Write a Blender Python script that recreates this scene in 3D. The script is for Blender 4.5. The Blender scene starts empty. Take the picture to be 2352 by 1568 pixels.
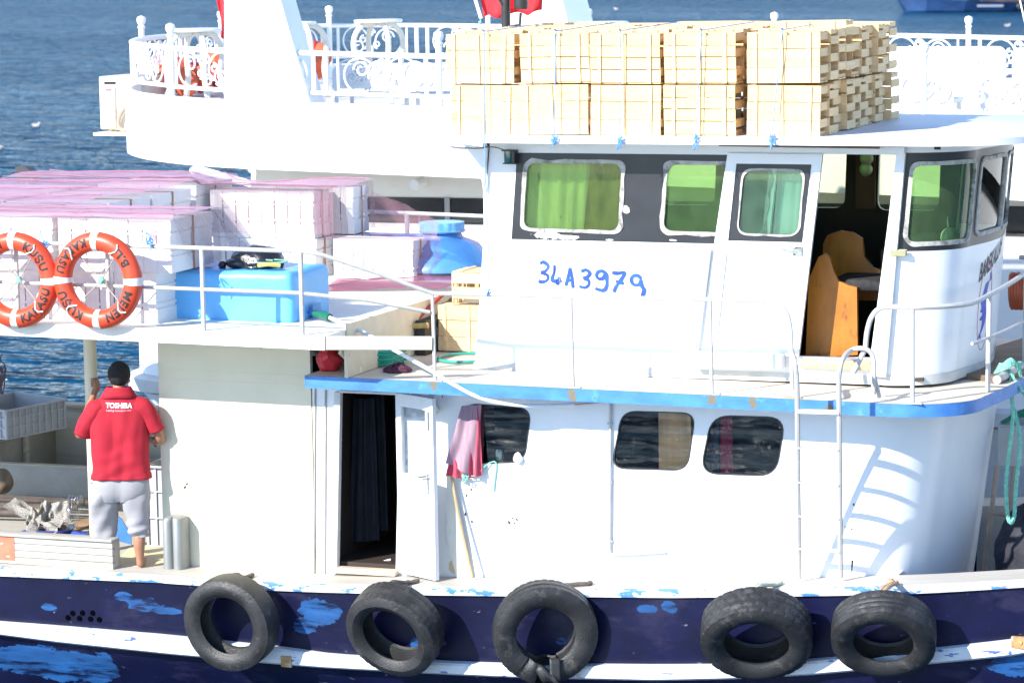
import bpy, bmesh, math, random
from math import sin, cos, pi, radians, atan, atan2, sqrt, tan, hypot
from mathutils import Vector as V, Matrix, noise
from mathutils.geometry import tessellate_polygon
random.seed(7)
S = bpy.context.scene
COL = S.collection
# ------------------------------------------------------------------ camera, world, sun, exposure
FOC = 6890.0                     # focal length in units of a 2352 wide frame
PSI, TH, TAU = radians(20.2), atan(934 / 6890), 0.0165
def _t(v):                       # level frame -> boat frame (the boat trims bow up by TAU)
    xb = V((cos(TAU), 0, sin(TAU))); zb = V((-sin(TAU), 0, cos(TAU)))
    return V((v.dot(xb), v.y, v.dot(zb)))
_f = V((-sin(PSI) * cos(TH), cos(PSI) * cos(TH), -sin(TH))); _r = V((cos(PSI), sin(PSI), 0)); _u = _r.cross(_f)
FWD, RIGHT, UP = _t(_f), _t(_r), _t(_u)
def ray(px, py): return FWD * FOC + RIGHT * (px - 1176) + UP * (784 - py)
CAM = -ray(1176, 1320) / FOC * 26.0
cd = bpy.data.cameras.new('camera'); cam = bpy.data.objects.new('camera', cd); COL.objects.link(cam)
cam.matrix_world = Matrix(((RIGHT.x, UP.x, -FWD.x, CAM.x), (RIGHT.y, UP.y, -FWD.y, CAM.y), (RIGHT.z, UP.z, -FWD.z, CAM.z), (0, 0, 0, 1)))
cd.sensor_width = 36; cd.lens = 36 * FOC / 2352; cd.clip_start = 0.5; cd.clip_end = 5000
S.camera = cam
cd.dof.use_dof = True; cd.dof.focus_distance = 25.5; cd.dof.aperture_fstop = 4.0
SUN = V((-0.567, -1.0, 0.69)).normalized()
w = bpy.data.worlds.new('World'); S.world = w; w.use_nodes = True
wn = w.node_tree; sky = wn.nodes.new('ShaderNodeTexSky'); sky.sky_type = 'NISHITA'; sky.sun_disc = False
sky.sun_elevation = math.asin(SUN.z); sky.sun_rotation = atan2(SUN.x, SUN.y); sky.air_density = 1.0; sky.dust_density = 0.1; sky.ozone_density = 2.8; sky.altitude = 2200
wn.links.new(sky.outputs[0], wn.nodes['Background'].inputs[0]); wn.nodes['Background'].inputs[1].default_value = 0.15
ld = bpy.data.lights.new('sun', 'SUN'); ld.energy = 3.8; ld.angle = radians(0.55); ld.color = (1, 0.95, 0.87)
sun = bpy.data.objects.new('sun', ld); COL.objects.link(sun); sun.rotation_euler = (-SUN).to_track_quat('-Z', 'Y').to_euler(); sun.location = (0, -10, 20)
S.view_settings.view_transform = 'Standard'; S.view_settings.look = 'None'; S.view_settings.exposure = 1.3; S.view_settings.gamma = 1
S.render.engine = 'CYCLES'
S.cycles.max_bounces = 8; S.cycles.transparent_max_bounces = 24; S.cycles.sample_clamp_indirect = 4
# ------------------------------------------------------------------ picture -> place
def P(px, py, y=None, x=None, z=None):      # where the sight line through a picture point meets a plane of the place
    d = ray(px, py)
    t = (y - CAM.y) / d.y if y is not None else (z - CAM.z) / d.z if z is not None else (x - CAM.x) / d.x
    return CAM + d * t
ZO = {'A': (0, 0, .36), 'B': (752.64, 0, .36), 'C': (1505.28, 0, .36), 'D': (0, 376.3, .36), 'E': (752.64, 376.3, .36), 'F': (1505.28, 376.3, .36),
      'G': (0, 752.6, .24), 'H': (0, 1003.8, .36), 'I': (658.6, 846.7, .36), 'J': (1505.28, 846.7, .36), 'K': (752.64, 1192, .24), 'L': (1505.28, 1192, .36), 'W': (0, 0, 1)}
def q(k, *c):                               # points read off an enlargement -> picture points
    o = ZO[k]; r = [(o[0] + o[2] * c[i], o[1] + o[2] * c[i + 1]) for i in range(0, len(c), 2)]
    return r
def xz(pts, y): return [(lambda p: (p.x, p.z))(P(a, b, y=y)) for a, b in pts]
def on(pts, **k): return [P(a, b, **k) for a, b in pts]
def lerp(a, b, t): return a + (b - a) * t
def interp(tab, x):
    if x <= tab[0][0]: return tab[0][1]
    for (x0, y0), (x1, y1) in zip(tab, tab[1:]):
        if x <= x1: return y0 + (y1 - y0) * (x - x0) / (x1 - x0)
    return tab[-1][1]
def rr(c, r, n=6):                          # polygon with rounded corners; c 2D points, r radius (or list)
    o = []; m = len(c)
    for i in range(m):
        p = V(c[i]).to_2d(); a = V(c[i - 1]).to_2d() - p; b = V(c[(i + 1) % m]).to_2d() - p
        ri = r[i] if isinstance(r, (list, tuple)) else r
        if ri <= 0: o.append(tuple(p)); continue
        ri = min(ri, a.length * .48, b.length * .48)
        s, e = p + a.normalized() * ri, p + b.normalized() * ri
        for k in range(n + 1):
            t = k / n; o.append(tuple(s * (1 - t) ** 2 * 1.0 + p * 2 * t * (1 - t) + e * t * t))
    return o
def catmull(pts, n=6):
    pts = [V(p) for p in pts]; o = []
    if len(pts) < 3: return pts
    for i in range(len(pts) - 1):
        p0 = pts[max(i - 1, 0)]; p1 = pts[i]; p2 = pts[i + 1]; p3 = pts[min(i + 2, len(pts) - 1)]
        for k in range(n):
            t = k / n
            o.append(0.5 * ((2 * p1) + (p2 - p0) * t + (2 * p0 - 5 * p1 + 4 * p2 - p3) * t * t + (3 * p1 - p0 - 3 * p2 + p3) * t ** 3))
    o.append(pts[-1]); return o
# ------------------------------------------------------------------ mesh builder
class MB:
    def __init__(s): s.v = []; s.f = []; s.mi = []; s.cur = 0
    def add(s, vs, fs):
        b = len(s.v); s.v += [V(p) for p in vs]; s.f += [tuple(i + b for i in f) for f in fs]; s.mi += [s.cur] * len(fs); return s
    def frombm(s, bm):
        bm.verts.index_update(); s.add([v.co.copy() for v in bm.verts], [[v.index for v in f.verts] for f in bm.faces]); bm.free(); return s
    def box(s, a, b, bev=0, seg=2, M=None, taper=None):     # a,b opposite corners
        bm = bmesh.new(); bmesh.ops.create_cube(bm, size=1)
        c = (V(a) + V(b)) / 2; d = V(b) - V(a)
        for v in bm.verts: v.co = V((v.co.x * d.x, v.co.y * d.y, v.co.z * d.z))
        if bev > 0: bmesh.ops.bevel(bm, geom=list(bm.edges), offset=min(bev, .49 * min(abs(t) for t in d)), segments=seg, profile=.5, affect='EDGES')
        for v in bm.verts:
            if taper: k = 1 + (taper - 1) * (v.co.z / d.z + .5); v.co.x *= k; v.co.y *= k
            v.co += c
            if M is not None: v.co = M @ v.co
        return s.frombm(bm)
    def bar(s, p, e, w, h, bev=0, up=(0, 0, 1)):            # a beam of w x h from p to e
        p, e = V(p), V(e); d = e - p; L = d.length; d.normalize(); u = V(up)
        if abs(d.dot(u)) > .98: u = V((0, 1, 0))
        sd = d.cross(u).normalized(); u = sd.cross(d)
        M = Matrix(((d.x, sd.x, u.x, p.x), (d.y, sd.y, u.y, p.y), (d.z, sd.z, u.z, p.z), (0, 0, 0, 1)))
        return s.box((0, -w / 2, -h / 2), (L, w / 2, h / 2), bev, 1, M)
    def tube(s, pts, r, n=8, closed=False, cap=True):
        pts = [V(p) for p in pts]; m = len(pts)
        rad = r if isinstance(r, (list, tuple)) else [r] * m
        ts = []
        for i in range(m):
            a = pts[(i - 1) % m] if closed or i > 0 else pts[i]; b = pts[(i + 1) % m] if closed or i < m - 1 else pts[i]
            t = b - a; ts.append(t.normalized() if t.length > 1e-9 else V((0, 0, 1)))
        nrm = ts[0].orthogonal().normalized(); vs = []; fs = []
        for i in range(m):
            nrm = nrm - ts[i] * nrm.dot(ts[i]); nrm.normalize(); bn = ts[i].cross(nrm)
            for k in range(n): a = 2 * pi * k / n; vs.append(pts[i] + (nrm * cos(a) + bn * sin(a)) * rad[i])
        for i in range(m if closed else m - 1):
            j = (i + 1) % m
            for k in range(n): l = (k + 1) % n; fs.append((i * n + k, i * n + l, j * n + l, j * n + k))
        if cap and not closed: fs.append(tuple(range(n - 1, -1, -1))); fs.append(tuple((m - 1) * n + k for k in range(n)))
        return s.add(vs, fs)
    def lathe(s, prof, n=24, M=None, closed=False):         # prof: (radius, height) round z
        vs = []; fs = []; m = len(prof)
        for r_, h in prof:
            for k in range(n):
                a = 2 * pi * k / n; p = V((r_ * cos(a), r_ * sin(a), h)); vs.append(M @ p if M is not None else p)
        for i in range(m if closed else m - 1):
            j = (i + 1) % m
            for k in range(n): l = (k + 1) % n; fs.append((i * n + k, i * n + l, j * n + l, j * n + k))
        return s.add(vs, fs)
    def loft(s, rings, closed=True, cap=True):              # rings of equal point counts
        n = len(rings[0]); vs = [p for r_ in rings for p in r_]; fs = []
        for i in range(len(rings) - 1):
            for k in range(n if closed else n - 1): l = (k + 1) % n; fs.append((i * n + k, i * n + l, (i + 1) * n + l, (i + 1) * n + k))
        if cap and closed: fs.append(tuple(range(n - 1, -1, -1))); fs.append(tuple((len(rings) - 1) * n + k for k in range(n)))
        return s.add(vs, fs)
    def plate(s, outer, holes=(), d0=0, d1=.02, fn=None):   # 2D outline with holes, given thickness; fn maps (u, v, depth) to the place
        fn = fn or (lambda u, v, d: (u, d, v))
        loops = [list(outer)] + [list(h) for h in holes]
        tri = tessellate_polygon([[V((a, b, 0)) for a, b in l] for l in loops]); flat = [p for l in loops for p in l]; n = len(flat)
        vs = [fn(a, b, d0) for a, b in flat] + [fn(a, b, d1) for a, b in flat]; fs = []
        for t in tri:
            a, b, c = [V(flat[i]) for i in t]
            if (b - a).cross(c - a) < 0: t = (t[0], t[2], t[1])
            fs.append(tuple(t)); fs.append((t[2] + n, t[1] + n, t[0] + n))
        o = 0
        for l in loops:
            m = len(l)
            for k in range(m): a, b = o + k, o + (k + 1) % m; fs.append((a, a + n, b + n, b))
            o += m
        return s.add(vs, fs)
    def ring(s, outer, inner, d0, d1, fn=None):             # frame between two loops of equal count
        fn = fn or (lambda u, v, d: (u, d, v)); n = len(outer)
        vs = [fn(*p, d0) for p in outer] + [fn(*p, d0) for p in inner] + [fn(*p, d1) for p in inner] + [fn(*p, d1) for p in outer]; fs = []
        for k in range(n):
            l = (k + 1) % n
            for a, b in ((0, 1), (1, 2), (2, 3), (3, 0)): fs.append((a * n + k, a * n + l, b * n + l, b * n + k))
        return s.add(vs, fs)
    def ball(s, c, r, n=12, M=None):
        r = r if isinstance(r, (tuple, list)) else (r, r, r); h = n // 2 + 1; vs = []; fs = []
        bm = bmesh.new(); bmesh.ops.create_uvsphere(bm, u_segments=n, v_segments=max(4, n * 2 // 3), radius=1)
        for v in bm.verts:
            v.co = V((v.co.x * r[0], v.co.y * r[1], v.co.z * r[2]))
            if M is not None: v.co = M @ v.co
            v.co += V(c)
        return s.frombm(bm)
    def grid(s, nu, nv, fn):
        vs = [fn(i / nu, j / nv) for j in range(nv + 1) for i in range(nu + 1)]; w_ = nu + 1
        return s.add(vs, [(j * w_ + i, j * w_ + i + 1, (j + 1) * w_ + i + 1, (j + 1) * w_ + i) for j in range(nv) for i in range(nu)])
    def text(s, txt, size, fn, shear=0, depth=0.0, space=1.0, bold=0.0):   # lettering, laid out flat, then mapped by fn(u, v)
        c = bpy.data.curves.new('t', 'FONT'); c.body = txt; c.size = size; c.shear = shear; c.space_character = space; c.offset = bold; c.align_x = 'CENTER'; c.resolution_u = 3
        o = bpy.data.objects.new('t', c); COL.objects.link(o); bpy.context.view_layer.update()
        me = bpy.data.meshes.new_from_object(o.evaluated_get(bpy.context.evaluated_depsgraph_get()))
        bm = bmesh.new(); bm.from_mesh(me); bmesh.ops.triangulate(bm, faces=bm.faces[:])
        for _ in range(3):
            lg = [e for e in bm.edges if e.calc_length() > size * .14]
            if lg: bmesh.ops.subdivide_edges(bm, edges=lg, cuts=1); bmesh.ops.triangulate(bm, faces=bm.faces[:])
        for v in bm.verts: v.co = V(fn(v.co.x, v.co.y))
        s.frombm(bm); bpy.data.meshes.remove(me); bpy.data.objects.remove(o); bpy.data.curves.remove(c); return s
    def xf(s, M): s.v = [M @ v for v in s.v]; return s
    def jitter(s, a, sc=3.0):
        s.v = [v + noise.noise_vector(v * sc) * a for v in s.v]; return s
    def build(s, name, mats, parent=None, smooth=35, solid=0, sub=0):
        me = bpy.data.meshes.new(name); off = V(parent['_o']) if parent is not None else V((0, 0, 0))
        me.from_pydata([tuple(v - off) for v in s.v], [], s.f)
        mats = mats if isinstance(mats, (list, tuple)) else [mats]
        for m in mats: me.materials.append(m)
        if len(mats) > 1: me.polygons.foreach_set('material_index', s.mi)
        if smooth:
            me.polygons.foreach_set('use_smooth', [True] * len(me.polygons)); me.set_sharp_from_angle(angle=radians(smooth))
        me.update(); o = bpy.data.objects.new(name, me); COL.objects.link(o)
        if parent is not None: o.parent = parent
        o['_o'] = list(off)
        if solid: md = o.modifiers.new('solid', 'SOLIDIFY'); md.thickness = solid; md.offset = 0
        if sub: md = o.modifiers.new('sub', 'SUBSURF'); md.levels = sub; md.render_levels = sub
        return o
def tag(o, label, cat, group=None, kind=None):
    if label: o['label'] = label
    if cat: o['category'] = cat
    if group: o['group'] = group
    if kind: o['kind'] = kind
    return o
def thing(name, label, cat, loc=(0, 0, 0), group=None):
    o = bpy.data.objects.new(name, None); COL.objects.link(o); o.location = loc; o['_o'] = list(loc); o.empty_display_size = .1
    return tag(o, label, cat, group)
def copy_tree(o, parent=None):
    c = o.copy(); COL.objects.link(c)
    if parent is not None: c.parent = parent
    for ch in [k for k in o.children]: copy_tree(ch, c)
    return c
# ------------------------------------------------------------------ materials
def _n(nt, t, **k):
    n = nt.nodes.new(t)
    for a, b in k.items():
        if a in n.inputs: n.inputs[a].default_value = b
        else: setattr(n, a, b)
    return n
def ramp(nt, fac, stops):
    r = _n(nt, 'ShaderNodeValToRGB'); e = r.color_ramp.elements
    while len(e) < len(stops): e.new(.5)
    for k, (p, c) in enumerate(stops): e[k].position = p; e[k].color = (c[0], c[1], c[2], 1) if isinstance(c, (tuple, list)) else (c, c, c, 1)
    nt.links.new(fac, r.inputs[0]); return r.outputs[0]
def noise_s(nt, scale=5, detail=4, st=(1, 1, 1), rough=.55, dist=0, loc=(0, 0, 0)):
    tc = _n(nt, 'ShaderNodeTexCoord'); mp = _n(nt, 'ShaderNodeMapping'); mp.inputs['Scale'].default_value = st; mp.inputs['Location'].default_value = loc
    n = _n(nt, 'ShaderNodeTexNoise'); n.inputs['Scale'].default_value = scale; n.inputs['Detail'].default_value = detail; n.inputs['Roughness'].default_value = rough; n.inputs['Distortion'].default_value = dist
    nt.links.new(tc.outputs['Object'], mp.inputs[0]); nt.links.new(mp.outputs[0], n.inputs['Vector']); return n.outputs['Fac']
def mixc(nt, fac, a, b, mode='MIX'):
    m = _n(nt, 'ShaderNodeMix', data_type='RGBA', blend_type=mode)
    for k, s in ((0, fac), (6, a), (7, b)):
        if isinstance(s, (int, float)): m.inputs[k].default_value = s
        elif isinstance(s, (tuple, list)): m.inputs[k].default_value = (*s[:3], 1)
        else: nt.links.new(s, m.inputs[k])
    return m.outputs[2]
def math_(nt, op, a, b=0.0):
    m = _n(nt, 'ShaderNodeMath', operation=op)
    for k, s in ((0, a), (1, b)):
        if isinstance(s, (int, float)): m.inputs[k].default_value = s
        else: nt.links.new(s, m.inputs[k])
    return m.outputs[0]
def blotch(nt, spots, amp=.9, scale=6, st=(1, 1, 1)):      # mask of given ellipses (cx, cy, cz, rx, ry, rz) with ragged edges
    tc = _n(nt, 'ShaderNodeTexCoord'); nz = noise_s(nt, scale, 5, st, .6); acc = None
    for (cx, cy, cz, rx, ry, rz) in spots:
        s1 = _n(nt, 'ShaderNodeVectorMath', operation='SUBTRACT'); s1.inputs[1].default_value = (cx, cy, cz); nt.links.new(tc.outputs['Object'], s1.inputs[0])
        s2 = _n(nt, 'ShaderNodeVectorMath', operation='DIVIDE'); s2.inputs[1].default_value = (rx, ry, rz); nt.links.new(s1.outputs[0], s2.inputs[0])
        s3 = _n(nt, 'ShaderNodeVectorMath', operation='LENGTH'); nt.links.new(s2.outputs[0], s3.inputs[0]); v = s3.outputs['Value']
        acc = v if acc is None else math_(nt, 'MINIMUM', acc, v)
    return ramp(nt, math_(nt, 'ADD', acc, math_(nt, 'MULTIPLY', math_(nt, 'SUBTRACT', nz, .5), amp * 2)), [(.93, 1.0), (.99, 0.0)])
MATS = {}
def mat(name, col, rough=.5, metal=0, var=.1, scale=6, st=(1, 1, 1), bump=0, bscale=40, bst=(1, 1, 1), spec=.5, stain=None, stain2=None, coat=0, spots=None, trans=0, emit=None, sss=0):
    if name in MATS: return MATS[name]
    m = bpy.data.materials.new(name); m.use_nodes = True; nt = m.node_tree; b = nt.nodes['Principled BSDF']; MATS[name] = m
    c = ramp(nt, noise_s(nt, scale, 5, st), [(.3, [max(0, k * (1 - var)) for k in col]), (.7, [min(1, k * (1 + var)) for k in col])])
    for k, sn in enumerate((stain, stain2)):               # (colour, noise scale, stretch, threshold)
        if sn: c = mixc(nt, ramp(nt, noise_s(nt, sn[1], 6, sn[2], .65, loc=(3.1 * k + 1, 7, 2)), [(sn[3], 0.0), (min(1, sn[3] + (sn[4] if len(sn) > 4 else .08)), 1.0)]), c, sn[0])
    if spots:
        mk = blotch(nt, spots[1], spots[2] if len(spots) > 2 else .5, spots[3] if len(spots) > 3 else 6, spots[4] if len(spots) > 4 else (1, 1, 1)); sc_ = spots[0]
        if len(spots) > 5:          # worn patches: scraped through in streaks and faded unevenly
            mk = math_(nt, 'MULTIPLY', mk, ramp(nt, noise_s(nt, 9, 6, spots[5], .7, loc=(5, 1, 9)), [(.40, .05), (.50, 1.0)])); sc_ = ramp(nt, noise_s(nt, 4, 5, (.5, 1, 2)), [(.3, [k * .55 for k in spots[0]]), (.7, [min(1, k * 1.25) for k in spots[0]])])
        c = mixc(nt, mk, c, sc_)
    nt.links.new(c, b.inputs['Base Color'])
    b.inputs['Roughness'].default_value = rough; b.inputs['Metallic'].default_value = metal; b.inputs['Specular IOR Level'].default_value = spec
    b.inputs['Coat Weight'].default_value = coat
    if trans: b.inputs['Transmission Weight'].default_value = trans
    if bump:
        bp = _n(nt, 'ShaderNodeBump'); bp.inputs['Strength'].default_value = min(1, bump); bp.inputs['Distance'].default_value = .01 * max(1, bump)
        nt.links.new(noise_s(nt, bscale, 4, bst), bp.inputs['Height']); nt.links.new(bp.outputs[0], b.inputs['Normal'])
    return m
def glass(name, tint, refl=1.0, rough=.02, double=True, haze=0.0):                 # thin window pane: tinted see-through plus mirror reflection by angle
    if name in MATS: return MATS[name]
    m = bpy.data.materials.new(name); m.use_nodes = True; nt = m.node_tree; MATS[name] = m
    nt.nodes.remove(nt.nodes['Principled BSDF']); out = nt.nodes['Material Output']
    t = _n(nt, 'ShaderNodeBsdfTransparent'); g = _n(nt, 'ShaderNodeBsdfGlossy'); fr = _n(nt, 'ShaderNodeFresnel'); mx = _n(nt, 'ShaderNodeMixShader')
    nt.links.new(ramp(nt, noise_s(nt, 3, 4), [(.3, [(k * .9) ** (.5 if double else 1) for k in tint]), (.7, [k ** (.5 if double else 1) for k in tint])]), t.inputs[0])
    g.inputs['Roughness'].default_value = rough; fr.inputs['IOR'].default_value = 1.5
    src = t.outputs[0]
    if haze:                            # haze put into the pane colour, lifting the dark seen through it
        df = _n(nt, 'ShaderNodeBsdfDiffuse'); df.inputs[0].default_value = (*[k * .8 for k in tint], 1); m2 = _n(nt, 'ShaderNodeMixShader'); nt.links.new(ramp(nt, noise_s(nt, 5, 5), [(.3, haze * .7), (.75, haze * 1.5)]), m2.inputs[0]); nt.links.new(src, m2.inputs[1]); nt.links.new(df.outputs[0], m2.inputs[2]); src = m2.outputs[0]
    nt.links.new(math_(nt, 'MULTIPLY', fr.outputs[0], refl), mx.inputs[0]); nt.links.new(src, mx.inputs[1]); nt.links.new(g.outputs[0], mx.inputs[2]); nt.links.new(mx.outputs[0], out.inputs[0])
    return m
WARM = (.30, .19, .09); RUST = (.22, .09, .03); GREY = (.42, .42, .40)
def boatwhite(): return mat('boat_white', (.78, .79, .80), .35, var=.03, scale=3, stain=((.62, .56, .46), 2.2, (1, 1, .35), .70, .12), stain2=((.35, .30, .25), 22, (1, 1, 1), .745, .04), bump=.12, bscale=9)
def cream(): return mat('cream_paint', (.74, .67, .50), .45, var=.05, scale=2.5, stain=((.6, .5, .36), 3, (1, 1, .4), .66, .15), stain2=((.3, .2, .14), 30, (1, 1, 1), .74, .04), bump=.15, bscale=12)
def deckpaint(): return mat('deck_paint', (.58, .52, .43), .6, var=.1, scale=3, stain=((.45, .38, .30), 5, (1, 1, 1), .62, .12), stain2=((.78, .76, .72), 3, (1, 1, 1), .6, .1), bump=.2, bscale=20)
def railpaint(): return mat('rail_paint', (.47, .455, .435), .4, var=.08, scale=12, stain=((.40, .22, .10), 14, (1, 1, 1), .70, .06))
def bluetrim():
    sp = [P(x, y, y=-.46) for x, y in ((1313, 900), (1316, 912), (996, 882), (1634, 915), (1730, 925), (1905, 942))]
    return mat('blue_trim_paint', spots=((.17, .15, .10), [(p.x, p.y, p.z, .035, .3, .05) for p in sp], 1.3, 30), *BT_A, **BT_K)
BT_A, BT_K = (lambda *a, **k: (a, k))( (.055, .20, .52), .4, var=.22, scale=5, st=(1, 1, 2), stain=((.10, .30, .62), 8, (1, 1, 1), .6, .1), stain2=((.02, .04, .10), 26, (.6, 1, 1), .72, .04), bump=.25, bscale=14)
def black_paint():
    sp = [(P(x, y, y=.356), a, b) for x, y, a, b in ((1258, 541, .13, .03), (1300, 545, .10, .02), (1438, 481, .03, .03), (1213, 508, .02, .03), (1660, 556, .05, .015), (1545, 552, .03, .01), (1400, 551, .04, .008))]
    return mat('black_band_paint', (.018, .020, .026), .38, var=.25, scale=5, spots=((.78, .78, .78), [(p.x, p.y, p.z, a, .3, b) for p, a, b in sp], 1.1, 18), stain=((.6, .6, .6), 16, (1, 1, 1), .755, .02))
def oldwood(): return mat('old_grey_wood', (.40, .37, .31), .75, var=.2, scale=5, st=(.3, 1, 6), stain=((.50, .42, .30), 4, (1, 1, 3), .55, .1), stain2=((.16, .09, .05), 9, (.4, 1, 3), .63, .08), bump=.5, bscale=18, bst=(.2, 1, 4))
def wood(): return mat('new_pine_wood', (.76, .55, .31), .7, var=.12, scale=7, st=(.35, .35, 3), stain=((.55, .33, .15), 6, (.5, .5, 1.6), .62, .10), stain2=((.42, .22, .08), 17, (.7, .7, 1.3), .70, .05), bump=.25, bscale=25, bst=(.3, .3, 3))
def dark(): return mat('dark_interior', (.012, .011, .012), .8, var=.3)
def rubber(): return mat('tyre_rubber', (.020, .020, .021), .5, var=.4, scale=6, stain=((.075, .07, .065), 7, (1, 1, 1), .58, .15), stain2=((.30, .27, .24), 34, (1, 1, 1), .70, .03), bump=.5, bscale=60)
def ropegreen(): return mat('green_rope', (.20, .52, .40), .8, var=.25, scale=40)
def ropeblue(): return mat('blue_twine', (.10, .28, .68), .7, var=.2, scale=40)
# ------------------------------------------------------------------ the sea
def sea_material():
    m = bpy.data.materials.new('sea_water'); m.use_nodes = True; nt = m.node_tree; b = nt.nodes['Principled BSDF']
    b.inputs['Roughness'].default_value = .2; b.inputs['IOR'].default_value = 1.07; b.inputs['Specular IOR Level'].default_value = .5
    nt.links.new(ramp(nt, noise_s(nt, .03, 3, (.4, 1, 1)), [(.3, (.003, .040, .090)), (.7, (.004, .054, .118))]), b.inputs['Base Color'])
    h = None
    for sc, st, amp in ((.035, (.4, 1, 1), 1.2), (.30, (.6, 1, 1), 1.3), (.85, (.6, 1, 1), .75), (2.6, (.65, 1, 1), .16)):
        k = math_(nt, 'MULTIPLY', noise_s(nt, sc, 3, st, .5, .4), amp); h = k if h is None else math_(nt, 'ADD', h, k)
    bp = _n(nt, 'ShaderNodeBump'); bp.inputs['Strength'].default_value = 1; bp.inputs['Distance'].default_value = 1.6
    nt.links.new(h, bp.inputs['Height']); nt.links.new(bp.outputs[0], b.inputs['Normal'])
    # water seen at a low angle: body colour plus a mirror share by Fresnel, damped as small ripples mask each other
    b.inputs['Specular IOR Level'].default_value = 0; b.inputs['IOR'].default_value = 1.0; b.inputs['Roughness'].default_value = 1
    g = _n(nt, 'ShaderNodeBsdfGlossy'); g.inputs['Roughness'].default_value = .16; nt.links.new(bp.outputs[0], g.inputs['Normal'])
    fr = _n(nt, 'ShaderNodeFresnel'); fr.inputs['IOR'].default_value = 1.33; nt.links.new(bp.outputs[0], fr.inputs['Normal'])
    mx = _n(nt, 'ShaderNodeMixShader'); nt.links.new(math_(nt, 'MULTIPLY', fr.outputs[0], ramp(nt, noise_s(nt, .02, 4, (.2, 1, 1), .6), [(.3, .42), (.7, .82)])), mx.inputs[0]); nt.links.new(b.outputs[0], mx.inputs[1]); nt.links.new(g.outputs[0], mx.inputs[2]); nt.links.new(mx.outputs[0], nt.nodes['Material Output'].inputs[0])
    return m
ZSEA = -1.6
SN = _t(V((0, 0, 1)))                      # true vertical
def sea_z(x, y): return ZSEA - (x * SN.x + y * SN.y) / SN.z
def seapt(px, py):                         # where a sight line meets the water
    d = ray(px, py); o = V((0, 0, ZSEA)); return CAM + d * ((o - CAM).dot(SN) / d.dot(SN))
m = MB()
ys = [-60, -20, -6, 0, 6, 14, 30, 60, 120, 250, 500, 1000, 3500]; xs = [-3500, -1200, -500, -200, -80, -30, -10, 0, 10, 30, 80, 200, 500, 1200, 3500]
m.add([(x, y, sea_z(x, y)) for y in ys for x in xs], [(j * len(xs) + i, j * len(xs) + i + 1, (j + 1) * len(xs) + i + 1, (j + 1) * len(xs) + i) for j in range(len(ys) - 1) for i in range(len(xs) - 1)])
tag(m.build('sea', sea_material()), 'rippled blue sea water round the boats', None, None, 'structure')
# ------------------------------------------------------------------ the fishing boat
YC = 1.65                                  # centre line
boat = thing('fishing_boat', 'white and navy wooden fishing boat with blue deck edge and stacked crates on its roof', 'fishing boat')
def yg(x): return -.45 + (2.1 * ((x - 2.5) / 6.5) ** 2.2 if x > 2.5 else 0)
def trace(tab, off=0.0):
    o = []
    for px, py in tab:
        p = P(px, py, y=-.45 + off)
        for _ in range(4): p = P(px, py, y=yg(p.x) + off)
        o.append((p.x, p.z))
    (x0, z0), (x1, z1) = o[-3], o[-1]; s = (z1 - z0) / (x1 - x0)
    for k in range(1, 10): d = .55 * k; o.append((x1 + d, z1 + s * d + .018 * d * d))
    o.insert(0, (-9, o[0][1] + .10)); return o
TOP = trace([(0, 1300), (360, 1320), (594, 1336), (730, 1341), (982, 1347), (1162, 1350), (1541, 1353), (1865, 1350), (2117, 1343), (2333, 1331)])
FBT = trace([(0, 1324), (360, 1339), (594, 1356), (730, 1361), (982, 1368), (1162, 1370), (1541, 1374), (1865, 1370), (2117, 1364), (2333, 1351)])
STT = trace([(0, 1432), (122, 1441), (374, 1462), (650, 1491), (752, 1506), (1041, 1524), (1161, 1528), (1505, 1531), (1685, 1530), (1865, 1518), (2135, 1494), (2315, 1474), (2352, 1468)], -.02)
STB = trace([(0, 1461), (122, 1477), (374, 1504), (650, 1529), (752, 1537), (1041, 1552), (1161, 1558), (1505, 1566), (1685, 1562), (1865, 1552), (2135, 1527), (2315, 1510), (2352, 1503)], -.02)
def ztop(x): return interp(TOP, x)
XS = [-7.6 + .2 * k for k in range(83)]
def side(x, off, z, s): y = yg(x) + off; return V((x, y if s else 2 * YC - y, z))
navy = (.0035, .0045, .028); lblue = (.018, .085, .25)
def hullspots():
    o = []
    for px, py, rx, rz in ((60, 1520, .62, .17), (150, 1540, .45, .2), (330, 1385, .22, .06), (290, 1370, .10, .05), (380, 1400, .14, .03), (735, 1408, .20, .14), (700, 1430, .1, .08), (115, 1392, .07, .03), (1490, 1395, .09, .04), (960, 1478, .06, .05), (990, 1420, .08, .04), (1290, 1470, .05, .03), (1690, 1512, .06, .02), (2330, 1540, .20, .12), (230, 1545, .16, .14), (1540, 1390, .06, .05), (600, 1500, .05, .04), (1000, 1500, .05, .03)):
        p = P(px, py, y=-.38); o.append((p.x, p.y, p.z, rx, 1.5, rz))
    return o
hullm = mat('hull_navy_paint', navy, .38, var=.35, scale=3, spots=(lblue, hullspots(), 1.25, 7, (.55, 1, 1), (.22, 1, 1.2)), stain=((.16, .18, .24), 15, (.4, 1, 1), .66, .05), stain2=((.016, .015, .045), 3, (.5, 1, 1), .55, .1), bump=.3, bscale=8, bst=(.4, 1, 1), spec=.3)
m = MB()
for s in (1, 0):
    rows = []
    for fz, off in ((lambda x: interp(FBT, x) + .003, .03), (lambda x: lerp(interp(FBT, x), interp(STT, x), .5), .045), (lambda x: interp(STT, x), .06), (lambda x: interp(STB, x), .08), (lambda x: -1.0, .2), (lambda x: -1.9, .65), (lambda x: -2.2, 1.4)):
        rows.append([side(x, off, fz(x), s) for x in XS])
    m.loft(rows, closed=False, cap=False)
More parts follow.
